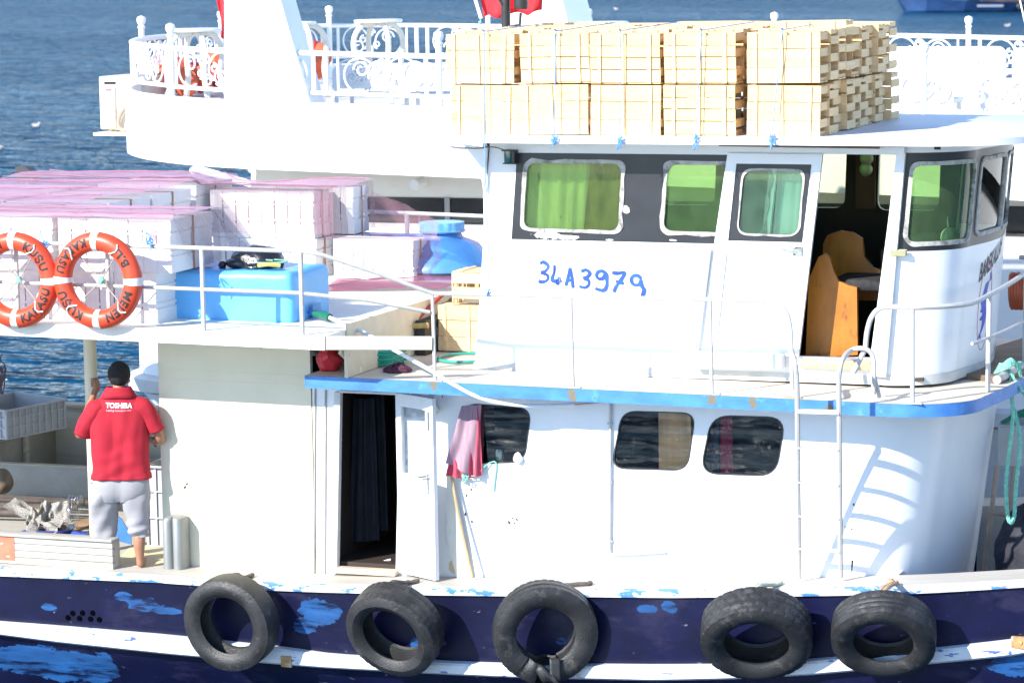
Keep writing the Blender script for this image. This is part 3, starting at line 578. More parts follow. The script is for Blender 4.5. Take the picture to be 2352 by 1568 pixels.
# open wooden door of the lower house
hx = P(916, 1100, y=-.01); hx = V((hx.x, -.01, 0)); fx = P(1020, 1100, y=-.30); dv = V((fx.x - hx.x, fx.y - hx.y, 0)).normalized(); wD = .50
dn = V((dv.y, -dv.x, 0)); zd0, zd1 = -.03, 1.56
def dfn(u, v, d): return hx + dv * u + dn * d + V((0, 0, v))
t = MB(); t.plate([(0, zd0), (wD, zd0), (wD, zd1), (0, zd1)], [[(.07, .86), (wD - .10, .86), (wD - .10, zd1 - .11), (.07, zd1 - .11)]], -.02, .02, dfn)
for u in (.17, .26, .35): t.plate([(u, .06), (u + .006, .06), (u + .006, .66), (u, .66)], (), .0205, .026, dfn)
t.plate([(.05, .74), (wD - .06, .74), (wD - .06, .75), (.05, .75)], (), .0205, .026, dfn)
wdm = mat('worn_white_door', (.76, .75, .74), .5, var=.05, stain=((.6, .52, .42), 4, (1, 1, .5), .66, .1), stain2=((.22, .10, .06), 16, (1, 1, .4), .735, .04), bump=.2, bscale=14)
od = t.build('open_door', wdm, boat)
t = MB(); t.plate([(.07, .86), (wD - .10, .86), (wD - .10, zd1 - .11), (.07, zd1 - .11)], (), -.004, .002, dfn); t.build('pane', glass('door_pane', (.90, .93, .93), .35), od)
t = MB(); t.tube([dfn(wD - .05, .88, .03), dfn(wD - .05, .88, .06), dfn(wD - .16, .86, .06)], .008, 6); t.tube([dfn(wD - .07, .72, .025), dfn(wD - .07, .90, .03)], .008, 6); t.build('door_handle', mat('chrome', (.6, .6, .6), .25, 1), od)
t = MB(); t.tube([dfn(wD - .05, 1.28, .03), dfn(wD - .05, 1.44, .03)], .008, 6); t.build('door_bolt', mat('chrome', (.6, .6, .6), .25, 1), od)
# worn door frame and threshold
t = MB(); fm = mat('worn_frame', (.68, .65, .60), .6, var=.08, scale=8, stain=((.18, .10, .07), 5, (2, 2, .5), .62, .06), bump=.3, bscale=20)
a, b = P(777, 899, y=-.02), P(769, 1306, y=-.02); t.bar(a, b, .06, .055, .004, up=(0, -1, 0)); t.build('door_frame', fm, boat)
t = MB(); t.bar(P(760, 1306, y=-.04), P(912, 1315, y=-.04), .10, .05, .006); t.build('door_sill', mat('sill_wood', (.62, .50, .36), .6, var=.15, scale=9, st=(.4, 1, 1)), boat)
t = MB(); t.bar(P(724, 892, y=-.008), P(721, 1318, y=-.008), .012, .012); t.bar(P(748, 895, y=-.008), P(746, 1320, y=-.008), .012, .014); t.build('wall_seam', mat('seam', (.35, .32, .28), .7), boat)
t = MB(); t.bar(P(782, 898, y=-.02), P(946, 905, y=-.02), .05, .02, .003); t.build('door_head', fm, boat)
# rusty flat brace leaning behind the open door
t = MB(); t.bar(P(970, 902, y=-.03), P(1000, 948, y=-.03), .02, .10, .003); t.build('wall_brace', mat('rusty_white', (.66, .62, .54), .6, var=.08, stain=((.42, .24, .08), 5, (1, 1, .4), .60, .08)), boat)
# fluted bollard at the corner of the aft wall
t = MB(); c_ = P(402, 1250, y=-.12); z0 = ztop(c_.x); zt = P(402, 1188, y=-.12).z
def flute(z, k): return [V((c_.x + .10 * u * k, -.12 - (.03 + .05 * abs(sin(u * pi * 1.0)) ** .5) * k, z)) for u in [i / 12 - 1 for i in range(25)]] + [V((c_.x + .10 * k, -.03, z)), V((c_.x - .10 * k, -.03, z))]
t.loft([flute(z0, 1.02), flute(z0 + .05, 1), flute(zt - .03, 1), flute(zt, .85), flute(zt + .012, .6)]); t.build('fluted_bollard', mat('galvanised', (.26, .27, .26), .5, .3, var=.15, scale=6, st=(1, 1, .3), stain=((.22, .16, .14), 8, (1, 1, .4), .64, .1)), boat)
# ------- markings on the upper house
sg = P(1360, 640, y=YU)
def strokes(mb, segs, k, y_, w_):
    for si, sgm in enumerate(segs):
        c = catmull([V((p.x, 0, p.z)) for p in on(q(k, *sgm), y=y_)], 5); m_ = len(c); L = []; Rr = []
        for i in range(m_):
            d = (c[min(i + 1, m_ - 1)] - c[max(i - 1, 0)]).normalized(); nrm = V((-d.z, 0, d.x)); ww = w_ * (.8 + .35 * noise.noise(c[i] * 14)) * (.65 if i in (0, m_ - 1) else 1)
            L.append(c[i] + nrm * ww); Rr.append(c[i] - nrm * ww)
        mb.loft([[V((a.x, y_ - .002 - .0006 * si - .00005 * ii, a.z)), V((b.x, y_ - .002 - .0006 * si - .00005 * ii, b.z))] for ii, (a, b) in enumerate(zip(L, Rr))], closed=False, cap=False)
t = MB()
strokes(t, [(1355, 637, 1378, 627, 1408, 652, 1392, 682, 1360, 694), (1360, 692, 1404, 712, 1400, 742, 1368, 753, 1345, 746), (1450, 645, 1446, 690, 1434, 744, 1494, 747), (1480, 720, 1472, 745, 1466, 772),
            (1520, 778, 1536, 715, 1547, 668, 1558, 715, 1566, 792), (1530, 745, 1548, 742, 1566, 742), (1618, 686, 1650, 676, 1674, 698, 1655, 722, 1630, 729), (1632, 728, 1666, 744, 1664, 774, 1640, 788, 1606, 780),
            (1778, 700, 1755, 684, 1728, 688, 1716, 710, 1730, 732, 1758, 728, 1778, 700, 1782, 740, 1780, 782, 1758, 806, 1708, 794), (1815, 694, 1855, 697, 1897, 694, 1868, 745, 1842, 780, 1826, 818), (1838, 748, 1862, 754, 1890, 762),
            (2000, 735, 1985, 714, 1955, 712, 1938, 735, 1950, 766, 1985, 770, 2000, 742, 2006, 780, 2020, 800, 2014, 828, 2002, 850, 1975, 856)], 'E', YU, .018)
t.build('registration_number', mat('blue_lettering', (.012, .07, .34), .5, var=.5, scale=9), boat)
# boat's name and dolphin emblem on the front of the upper house
def shf(px, py): return ush.find(px, py)
c0 = shf(2272, 590); c1 = shf(2238, 590); e0, e1 = ush.find(2249, 628), ush.find(2306, 556)
def lf(p0, p1, hsc):                       # text frame: baseline from p0 to p1 (s, z)
    L = hypot(p1[0] - p0[0], p1[1] - p0[1]); return L
t = MB(); sl = e1[0] - e0[0]; slz = (e1[1] - e0[1])
t.text('BAREKALLAH', .17, lambda u, v: ush.at((e0[0] + e1[0]) / 2 + u * sl / 1.02, (e0[1] + e1[1]) / 2 - .075 + u * slz / 1.02 + v * 1.25, .003), shear=.25, bold=.004)
t.build('boat_name', mat('black_lettering', (.015, .015, .018), .5), boat)
ec = ush.find(2262, 700); t = MB(); el = [(cos(k * pi / 24), sin(k * pi / 24)) for k in range(48)]
t.ring([(ec[0] + .17 * a, ec[1] + .39 * b) for a, b in el], [(ec[0] + .163 * a, ec[1] + .383 * b) for a, b in el], .001, .003, lambda u, v, d: ush.at(u, v, d)); t.build('emblem_ring', mat('pink_lettering', (.55, .10, .22), .5), boat)
t = MB(); dp = catmull([V((a, 0, b)) for a, b in ((.085, .27), (.10, .20), (.03, .19), (-.02, .10), (-.03, 0), (.01, -.08), (.0, -.17), (-.06, -.25), (-.10, -.28))], 5)
wds = [.012 + .05 * sin(pi * min(1, max(0, (k - 2) / (len(dp) - 6)))) for k in range(len(dp))]
L = [(p.x - w_, p.z) for p, w_ in zip(dp, wds)]; Rr = [(p.x + w_ * .8, p.z + .01) for p, w_ in zip(dp, wds)]
t.loft([[ush.at(ec[0] + a[0], ec[1] + a[1], .003), ush.at(ec[0] + b[0], ec[1] + b[1], .003)] for a, b in zip(L, Rr)], closed=False, cap=False)
for k in range(3): t.add([ush.at(ec[0] + x_, ec[1] + z_, .003) for x_, z_ in ((-.05, .06 - .07 * k), (-.12, .02 - .07 * k), (-.05, .01 - .07 * k))], [(0, 1, 2)])
t.add([ush.at(ec[0] + x_, ec[1] + z_, .003) for x_, z_ in ((-.07, -.24), (-.13, -.34), (-.10, -.26), (-.02, -.31), (-.06, -.22))], [(0, 1, 2), (2, 3, 4), (0, 2, 4)])
t.build('emblem', mat('emblem_blue', (.04, .07, .50), .5), boat)
# inside the wheelhouse: bench, cushion, gauges, float, curtain, added pale sheet
bw = mat('varnished_bench', (.42, .145, .014), .4, var=.35, scale=4, st=(1, 1, .4), stain=((.20, .07, .015), 7, (1, 1, .5), .6, .1), stain2=((.05, .02, .01), 14, (1, 1, .6), .7, .04), bump=.2)
t = MB(); yb = .62
t.plate(xz(catmull_2 := [(1850, 822), (1858, 640), (1880, 590), (1895, 582), (1905, 590), (1914, 620), (1925, 645), (1950, 656), (1968, 660), (1970, 815)], yb), (), yb, yb + .05)
sb = t.build('helm_bench', bw, boat)
t = MB(); yb2 = 1.25; t.plate(xz([(1890, 560), (1900, 540), (1930, 530), (1958, 534), (1980, 548), (1985, 590), (2005, 615), (2040, 628), (2040, 690), (1890, 690)], yb2), (), yb2, yb2 + .05); t.build('bench_back', bw, sb)
t = MB(); a = P(1905, 640, y=.7); b = P(2050, 640, y=.7); t.box((a.x, .68, a.z - .10), (b.x, 1.24, a.z), .03); t.build('seat_cushion', mat('checked_cushion', (.02, .02, .022), .9, var=.7, scale=18), sb)
t = MB()
for px, py in ((1991, 364), (1989, 389)): c_ = P(px, py, y=yl - .1); t.lathe([(0, -.02), (.06, -.02), (.065, .01), (.05, .015), (0, .012)], 18, Matrix.Translation(c_) @ Matrix.Rotation(pi / 2, 4, 'X'))
t.build('wall_gauges', mat('brass_gauge', (.45, .50, .30), .3, .5), boat)
t = MB(); a = P(1965, 355, y=yl - .06); b = P(2010, 480, y=yl - .06); t.box((a.x, yl - .06, b.z), (b.x, yl - .03, a.z)); t.build('wood_post', mat('reddish_wood', (.10, .035, .012), .5, var=.2, st=(1, 1, .2)), boat)
t = MB(); t.ball(P(2183, 545, y=YU + .62), .085, 16); t.tube([P(2180, 545, y=YU + .62), P(2176, 498, y=YU + .62)], .008, 6); t.build('compass_globe', mat('pale_globe', (.55, .66, .62), .2, var=.2), boat)
def curtain(name, corners, y_, amp, nf, m_, solid=.004):
    (a, b, c, d) = [P(*p, y=y_) for p in corners]
    t = MB(); t.grid(60, 8, lambda u, v: a.lerp(b, u).lerp(d.lerp(c, u), v) + V((0, amp * sin(u * nf * 2 * pi + 1.2 * sin(u * 9)) * (1 - .3 * v) + amp * .3 * noise.noise(V((u * 9, v * 3, y_))), 0)))
    return t.build(name, m_, boat, smooth=80)
curtain('curtain', ((1195, 360), (1392, 362), (1382, 545), (1188, 540)), YU + .12, .022, 6, mat('curtain_cloth', (.74, .78, .50), .9, var=.12, scale=4, st=(1, 1, .3), stain=((.45, .30, .20), 4, (1, 1, .5), .62, .04)))
t = MB(); c4 = [P(*p, y=YU + .11) for p in ((1358, 366), (1428, 366), (1432, 545), (1342, 545))]
t.grid(14, 14, lambda u, v: c4[0].lerp(c4[1], u).lerp(c4[3].lerp(c4[2], u), v) + V((0, -.03 + .05 * noise.noise(V((u * 4, v * 1.6, 4))), 0))); t.build('hanging_shirt', mat('khaki_cloth', (.30, .24, .06), .9, var=.2), boat, smooth=80)
curtain('curtain', ((1790, 362), (1856, 362), (1838, 580), (1772, 580)), YU + .10, .008, 2, mat('pale_backing', (.80, .84, .80), .9, var=.04))  # pale sheet added to give the door glass its bright patch
# inside the lower house: plank, curtains, hanging work clothes
t = MB(); a, b = P(1512, 935, y=.03), P(1588, 1100, y=.03); t.box((a.x, .028, b.z), (b.x, .05, a.z), .003); t.build('inner_plank', mat('knotty_plank', (.72, .44, .19), .6, var=.25, scale=5, st=(2, 1, .25), stain=((.18, .08, .03), 8, (1, 1, .7), .66, .06)), boat)
stripe = mat('dark_striped_curtain', (.06, .055, .07), .9, var=.5, scale=16, st=(2, 1, .05))
curtain('lower_curtain', ((1620, 945), (1652, 945), (1650, 1100), (1610, 1100)), .09, .008, 2, stripe)
curtain('lower_curtain', ((1655, 945), (1681, 945), (1684, 1100), (1655, 1100)), .085, .005, 1, mat('red_curtain', (.30, .03, .06), .9))
cl = mat('navy_work_clothes', (.012, .013, .022), .9, var=.4)
curtain('hanging_clothes', ((812, 915), (858, 915), (872, 1240), (800, 1245)), .45, .05, 1.4, cl)
curtain('hanging_clothes', ((852, 910), (878, 910), (890, 1220), (860, 1215)), .55, .04, 1.2, cl)
t = MB()
for s_ in ((815, 1289, 838, 1289, 856, 1297), (860, 1297, 870, 1291, 898, 1284)): 
    c4 = on([(s_[0], s_[1]), (s_[2], s_[3]), (s_[4], s_[5])], y=.2); t.tube(c4, .009, 6)
t.build('reflective_strip', mat('reflective_tape', (.6, .62, .62), .5), boat)
# ------------------------------------------------------------------ cargo on the aft upper deck
rnd = random.Random(3)
foam = mat('white_foam', (.80, .78, .77), .8, var=.03, scale=6, stain=((.62, .52, .48), 4, (1, 1, 1), .66, .1), bump=.4, bscale=70)
strapm = mat('brown_strap', (.40, .20, .09), .5, var=.15)
def bundle(L, D, H, n=8):
    t = thing('foam_box_bundle', 'x', 'foam boxes'); w_ = L / n
    for k in range(n):
        a, b = k * w_ + .002, (k + 1) * w_ - .002; g = .011
        o_ = [(a, 0), (b, 0), (b, H * .30), (b - g, H * .30), (b - g, H * .36), (b, H * .36), (b, H * .41), (b - g, H * .41), (b - g, H * .70), (b, H * .70), (b, H * .74), (b - g, H * .74), (b - g, H * .79), (b, H * .79), (b, H), (a, H)]
        mb = MB(); mb.plate(o_, (), .012 * rnd.random(), D - .012 * rnd.random()); mb.jitter(.006, 5); mb.build('foam_box', foam, t, smooth=0)
    s = MB(); y_ = D * .52; s.loft([[V((x, y_ - .016, z)), V((x, y_ + .016, z))] for x, z in ((-.004, -.004), (-.004, H + .004), (L + .004, H + .004), (L + .004, -.004), (-.004, -.004))], closed=False, cap=False); s.build('strap', strapm, t, smooth=0)
    return t
protos = {}
def put_bundle(x1, y0, z0, label, L=1.1, D=.84, H=.465, rot=0.0):
    k = (L, D, H)
    if k not in protos: protos[k] = o = bundle(L, D, H)
    else: o = copy_tree(protos[k])
    o.location = (x1 - L, y0, z0); o.rotation_euler = (0, 0, rot); o['label'] = label; o['group'] = 'strapped foam box bundles on the aft deck'
Z0, Z1 = 2.125, 2.60
put_bundle(-2.85, -.68, Z1 + .035, 'white foam box bundle behind the right lifebuoy, upper tier beside the blue tank')
put_bundle(-3.03, -.64, Z0 + .04, 'white foam box bundle under the front upper bundle, left of the blue tank', rot=.01)
put_bundle(-3.99, -.70, Z1 + .035, 'white foam box bundle above the left lifebuoy, upper tier', rot=-.01)
put_bundle(-4.17, -.66, Z0 + .04, 'white foam box bundle behind the left lifebuoy, bottom tier')
put_bundle(-5.12, -.68, Z1 + .03, 'white foam box bundle at the left picture edge, upper tier of front row')
put_bundle(-5.30, -.66, Z0 + .04, 'white foam box bundle at the left picture edge, bottom tier of front row')
for j, nm in enumerate(('nearest', 'middle', 'farthest')):
    put_bundle(-4.37, .20 + .88 * j, Z1 + .01, '%s white bundle under the pink net with its end facing right' % nm)
    put_bundle(-4.37, .20 + .88 * j, Z0 + .02, '%s bottom white bundle below the pink net, behind the front row' % nm)
    put_bundle(-5.50, .20 + .88 * j, Z1 + .03, '%s white bundle fully covered by pink net at the left' % nm)
put_bundle(-3.19, 3.12, Z1 - .03, 'white foam box bundle on top at the back with a diagonal shadow', L=1.13, D=.40)
put_bundle(-3.17, 3.12, Z0, 'shaded white foam box bundle below the back upper bundle', L=1.13, D=.40, H=.44)
put_bundle(-2.95, 3.56, Z1 - .02, 'rearmost white upper bundle beside the blue barrel', L=1.13, D=.40)
put_bundle(-2.95, 3.56, Z0, 'rearmost white bottom bundle behind the shaded bundle', L=1.13, D=.40, H=.44)
put_bundle(-2.13, 3.10, Z0, 'sunlit white foam box bundle in front of the blue barrel', L=.85, D=.38, H=.445)
put_bundle(-4.40, 2.98, Z1 + .03, 'white foam bundle under the net at the far left back', L=1.1, D=.84)
# pink fishing net over the bundles
def netmat(name, col, dens, sc):
    m = bpy.data.materials.new(name); m.use_nodes = True; nt = m.node_tree; b = nt.nodes['Principled BSDF']; b.inputs['Roughness'].default_value = .8
    nt.links.new(ramp(nt, noise_s(nt, 3, 4, (.3, 1, 1)), [(.3, [c * .7 for c in col]), (.7, col)]), b.inputs['Base Color'])
    tc = _n(nt, 'ShaderNodeTexCoord'); al = None
    for rot in ((0, 0, .78), (0, 0, -.78)):
        mp = _n(nt, 'ShaderNodeMapping'); mp.inputs['Rotation'].default_value = rot; mp.inputs['Scale'].default_value = (1, 1, 1); nt.links.new(tc.outputs['UV'] if False else tc.outputs['Object'], mp.inputs[0])
        w_ = _n(nt, 'ShaderNodeTexWave'); w_.inputs['Scale'].default_value = sc; w_.inputs['Distortion'].default_value = 1.5; w_.inputs['Detail'].default_value = 1; nt.links.new(mp.outputs[0], w_.inputs[0])
        a = ramp(nt, w_.outputs['Fac'], [(.55, 0.0), (.9, 1.0)]); al = a if al is None else math_(nt, 'MAXIMUM', al, a)
    f = math_(nt, 'ADD', math_(nt, 'MULTIPLY', al, dens * .6), ramp(nt, noise_s(nt, 2.2, 5, (.35, 1, 1)), [(.35, dens * .35), (.7, dens * .65)]))
    nt.links.new(math_(nt, 'MINIMUM', f, 1.0), b.inputs['Alpha']); return m
netT = netmat('pink_net', (.58, .33, .45), .80, 24); netH = netmat('hanging_net', (.42, .22, .28), .34, 26)
nt_ = thing('fishing_net', 'pink fishing net draped over the white foam boxes', 'fishing net', (-4, .2, 3.1))
def top_h(x, y):
    h = 3.14
    if y > 2.95: h = 3.09 if x > -4.4 else 3.15
    elif y > .12 and x > -4.3: return None
    return h + .03 * noise.noise(V((x * 1.1, y * 1.6, 0))) + .012 * noise.noise(V((x * 5, y * 7, 3)))
m = MB()
for (x0, x1, y0, y1) in ((-6.6, -2.80, -.74, .20), (-6.6, -4.34, .14, 3.0), (-6.6, -2.90, 2.98, 4.0)):
    def f_(u, v, x0=x0, x1=x1, y0=y0, y1=y1):
        x, y = lerp(x0, x1, u), lerp(y0, y1, v); h = top_h(min(x, x1), y) or 3.14
        if y0 < 0 and v < .02: h -= .03
        return V((x, y + (.02 * noise.noise(V((x * 2, 5, 0))) if v < .05 else 0), h + .012 * (v < .05)))
    m.grid(60, 26, f_)
m.build('net_cover', netT, nt_, smooth=80)
def ndr(*a, **k): m = MB(); patch(m, *a, **k); m.build('net_drape', netH, nt_, smooth=80)
def patch(mb, c, nu=14, nv=14, bulge=(0, 0, 0), wob=.02):
    a, b, d, e = [V(p) for p in c]
    mb.grid(nu, nv, lambda u, v: a.lerp(b, u).lerp(e.lerp(d, u), v) + V(bulge) * sin(pi * u) * sin(pi * v) + noise.noise_vector(V((u * 4, v * 4, a.x))) * wob)
ndr(((-2.82, -.72, 3.13), (-2.82, .18, 3.13), (-2.80, .25, 2.30), (-2.80, -.3, 2.62)))          # over the end of the front row
ndr(((-2.81, .10, 3.12), (-2.79, .22, 3.0), (-2.45, .75, 2.45), (-2.7, .6, 2.35)))
ndr(((-3.5, -.72, 3.13), (-2.82, -.74, 3.13), (-2.82, -.73, 2.68), (-3.0, -.72, 3.0)))
ndr(((-4.05, -.74, 3.13), (-3.55, -.74, 3.13), (-3.8, -.72, 2.95), (-3.9, -.72, 2.95)))
ndr(((-4.3, 3.08, 3.08), (-2.95, 3.06, 3.09), (-2.95, 3.06, 2.62), (-4.3, 3.06, 2.62)), wob=.012)
ndr(((-3.17, 3.1, 3.08), (-2.92, 4.0, 3.08), (-2.90, 4.0, 2.55), (-3.14, 3.1, 2.55)), wob=.012)
a, b, c_, d = P(*q('E', 272, 165)[0], y=3.7), P(*q('E', 590, 300)[0], y=3.95), P(*q('E', 560, 470)[0], y=3.4), P(*q('E', 275, 470)[0], y=3.5); ndr((a, b, c_, d), 16, 16, (0, .1, -.08))
ndr((P(*q('E', 590, 300)[0], y=3.95), P(*q('E', 700, 370)[0], y=3.3), P(*q('E', 700, 480)[0], y=3.05), P(*q('E', 560, 470)[0], y=3.4)), wob=.01)
ndr((P(*q('E', 830, 405)[0], y=2.8), P(*q('E', 985, 500)[0], y=2.9), P(*q('E', 960, 540)[0], y=2.6), P(*q('E', 820, 440)[0], y=2.6)), wob=.01)
ndr((P(*q('E', 0, 460)[0], y=3.15), P(*q('E', 720, 465)[0], y=3.1), P(*q('E', 720, 490)[0], y=3.02), P(*q('E', 0, 480)[0], y=3.05)), wob=.008)
ndr((P(*q('E', 545, 490)[0], y=3.05), P(*q('E', 722, 482)[0], y=3.3), P(*q('E', 724, 770)[0], y=3.3), P(*q('E', 540, 785)[0], y=3.05)), wob=.008)
m = MB(); pp = on(q('E', 30, 800, 300, 800, 650, 785, 760, 790), z=2.2); 
patch(m, (V((-2.6, 2.0, 2.20)), V((-1.5, 2.4, 2.21)), V((-1.42, 3.0, 2.24)), V((-2.9, 3.0, 2.2))), 20, 12, (0, 0, .05), .05)
m.build('net_pile', netmat('net_pile', (.30, .08, .15), .95, 22), nt_, smooth=80)
m = MB(); patch(m, (V((-1.30, 1.5, 2.19)), V((-1.32, 2.2, 2.2)), V((-1.22, 2.2, 1.77)), V((-1.25, 1.5, 1.77))), 12, 12, (.05, 0, 0), .04); m.build('net_drape', netmat('dark_net', (.10, .05, .06), .8, 24), nt_, smooth=80)
for k, (y_, x0_, x1_) in enumerate(((-.60, -6.5, -2.84), (-.20, -6.5, -2.85), (.9, -6.5, -4.36), (1.8, -6.5, -4.36), (2.7, -6.5, -4.36), (3.2, -6.5, -2.95), (3.8, -6.5, -2.92))):
    m = MB(); m.tube([V((lerp(x0_, x1_, j / 30), y_ + .10 * noise.noise(V((j * .22, k, 0))) , (top_h(min(lerp(x0_, x1_, j / 30), x1_), y_) or 3.14) + .012)) for j in range(31)], .0045, 5); m.build('net_cord', mat('net_cord', (.36, .15, .20), .8), nt_)
# blue water tank
bt = thing('water_tank', 'light blue plastic water tank behind the rail, black bag on top', 'water tank', (-2.52, .2, 2.12))
bluep = mat('blue_plastic', (.12, .42, .80), .38, var=.06, scale=4, stain=((.30, .55, .82), 6, (1, 1, .4), .66, .06), bump=.5, bscale=9, spots=None)
m = MB(); bm = bmesh.new(); bmesh.ops.create_cube(bm, size=1)
for v in bm.verts: v.co = V((v.co.x * 1.30, v.co.y * .84, v.co.z * .49))
bmesh.ops.bevel(bm, geom=list(bm.edges), offset=.075, segments=5, profile=.55, affect='EDGES'); bmesh.ops.subdivide_edges(bm, edges=[e for e in bm.edges if e.calc_length() > .2], cuts=8, use_grid_fill=True)
for v in bm.verts: v.co += noise.noise_vector(v.co * 4) * .010; v.co += V((-2.56, .185, 2.372)); 
m.frombm(bm); m.build('tank_body', bluep, bt, smooth=60)
m = MB(); a = P(*q('D', 1998, 1003)[0], y=.05); m.tube([V((-1.87, .02, 2.24)), V((-1.80, -.02, 2.235))], .022, 10); m.build('tank_outlet', mat('outlet_blue', (.03, .12, .4), .4), bt)
m = MB(); m.box((-1.868, .08, 2.17), (-1.862, .26, 2.30), .002); m.build('drain_recess', mat('recess_blue', (.07, .25, .55), .5), bt)
m = MB(); m.box((-3.24, -.2, 2.118), (-1.90, -.05, 2.135)); m.box((-3.24, .4, 2.118), (-1.90, .55, 2.135)); m.box((-1.95, -.22, 2.118), (-1.70, .10, 2.15)); m.build('support_board', oldwood(), bt)
bg = MB(); cb = P(590, 600, y=.12); bg.ball((cb.x, .15, 2.665), (.25, .21, .145), 28); bg.ball((cb.x - .12, .02, 2.655), (.13, .1, .045), 16); bg.ball((cb.x + .06, -.04, 2.64), (.12, .07, .035), 14); bg.ball((cb.x - .27, -.02, 2.64), (.04, .04, .035), 10)
bg.v = [v + noise.noise_vector(v * 9) * .02 + noise.noise_vector(v * 24) * .008 for v in bg.v]
tag(bg.build('plastic_bag', mat('black_plastic', (.015, .015, .017), .22, var=.2, spec=.7, bump=.9, bscale=26), smooth=50), 'black plastic bag lying on the light blue tank', 'bag')
m = MB(); m.tube(catmull([V((cb.x + .1 + .13 * cos(t) + .02 * t, -.02 + .07 * sin(t), 2.66 + .004 * t)) for t in [k * .7 for k in range(16)]], 3), .007, 6); tag(m.build('cord_loop', ropegreen()), 'small green cord loop beside the black bag on the tank', 'cord')
m = MB(); m.tube(catmull([V((cb.x + .12, -.1, 2.655)), V((cb.x + .22, -.12, 2.67)), V((cb.x + .32, -.08, 2.655))], 4), .02, 8); tag(m.build('yellow_float', mat('yellow_plastic', (.55, .42, .10), .5)), 'small yellow float beside the black bag', 'float')
# white hose with green coupling, from the tank over the rail foot
hz = thing('water_hose', 'white water hose with green coupling sagging below the blue deck edge', 'hose', (-1.8, -.02, 2.235))
m = MB(); m.tube([V((-1.80, -.02, 2.235)), V((-1.72, -.07, 2.235))], .03, 10); m.tube([V((-1.72, -.07, 2.235)), V((-1.60, -.15, 2.22))], .036, 10); m.build('coupling', mat('green_coupling', (.01, .12, .07), .4), hz)
hp = [V((-1.6, -.15, 2.22))] + [P(838, 765, y=-.30), P(905, 803, y=-.40), P(985, 848, y=-.47), P(1005, 860, y=-.50), P(1030, 876, y=-.52), P(1090, 908, y=-.46), P(1150, 925, y=-.40), P(1230, 932, y=-.30), P(1320, 929, y=-.18), P(1395, 921, y=-.05)]
m = MB(); c_ = catmull(hp, 6); m.tube(c_[:-6], .0175, 10); m.build('hose_tube', mat('white_hose', (.72, .74, .75), .35, var=.03), hz)
m = MB(); m.tube(c_[-8:], .009, 8); m.build('thin_pipe', mat('grey_pipe', (.5, .45, .42), .5, stain=((.4, .1, .05), 8, (1, 1, 1), .62, .1)), hz)
# blue barrel and tub at the back
bb = thing('barrel', 'blue plastic barrel with ribbed screw lid at the back by the wheelhouse', 'barrel', (-2.08, 3.75, 1.75)); Tb = Matrix.Translation((-2.08, 3.75, -.13)); bp_ = mat('barrel_blue', (.07, .24, .56), .4, var=.1, bump=.1)
m = MB(); m.lathe([(0, 2.72), (.19, 2.72), (.21, 2.68), (.36, 2.62), (.50, 2.46), (.54, 2.40), (.54, 2.36), (.52, 2.34), (.50, 2.2), (.50, 1.78), (0, 1.78)], 40, Tb); m.build('barrel_body', bp_, bb)
m = MB(); pr_ = []
for k in range(64): pr_.append(.225 if (k // 2) % 2 else .218)
m.loft([[V((-2.08 + rr_ * cos(2 * pi * k / 64), 3.75 + rr_ * sin(2 * pi * k / 64), z - .13)) for k, rr_ in enumerate(pr_)] for z in (2.74, 2.83)]); m.lathe([(.23, 2.73), (.24, 2.745), (.22, 2.755)], 40, Tb); m.build('barrel_lid', mat('lid_blue', (.13, .38, .70), .45), bb)
m = MB(); m.lathe([(.545, 2.37), (.555, 2.36), (.545, 2.345)], 40, Tb); m.build('barrel_hoop', mat('barrel_hoop', (.02, .03, .05), .5), bb)
m = MB(); a = P(*q('E', 200, 430)[0], y=4.1); m.box((a.x, 4.02, 2.12), (a.x + .7, 4.16, 2.53), .03); m.box((a.x - .02, 4.0, 2.50), (a.x + .72, 4.18, 2.54), .01); tag(m.build('blue_tub', mat('tub_blue', (.10, .30, .62), .45)), 'blue plastic tub behind the barrel and foam boxes', 'tub')
# port rail of the aft deck, flood lamp
m = MB(); a, b = P(*q('E', 272, 305)[0], y=4.15), P(*q('E', 1080, 338)[0], y=4.15); m.tube([V((-8, 4.15, a.z)), a, b], .021, 8); m.build('top_rail', RM, boat)
for x_ in (-6.5, -4.4, P(*q('E', 505, 320)[0], y=4.15).x): m = MB(); m.tube([V((x_, 4.15, a.z)), V((x_, 4.15, 2.15))], .026, 8); m.build('rail_post', RM, boat)
fl = thing('flood_lamp', 'black flood lamp standing above the pink net at the left', 'lamp', tuple(P(62, 425, y=4.15))); c_ = P(62, 396, y=4.15)
m = MB(); prof = [(-.10, -.05), (-.10, .06), (-.04, .075), (.02, .06), (.08, .02), (.11, -.06), (.10, -.10), (-.07, -.10)]; m.loft([[V((c_.x + a_, c_.y + d_, c_.z + b_)) for a_, b_ in prof] for d_ in (-.07, .07)]); m.build('lamp_housing', mat('lamp_grey', (.04, .04, .045), .4), fl)
m = MB(); m.tube([V((c_.x, c_.y, c_.z - .1)), V((c_.x, c_.y, 2.2))], .02, 8); m.build('lamp_pole', RM, fl)
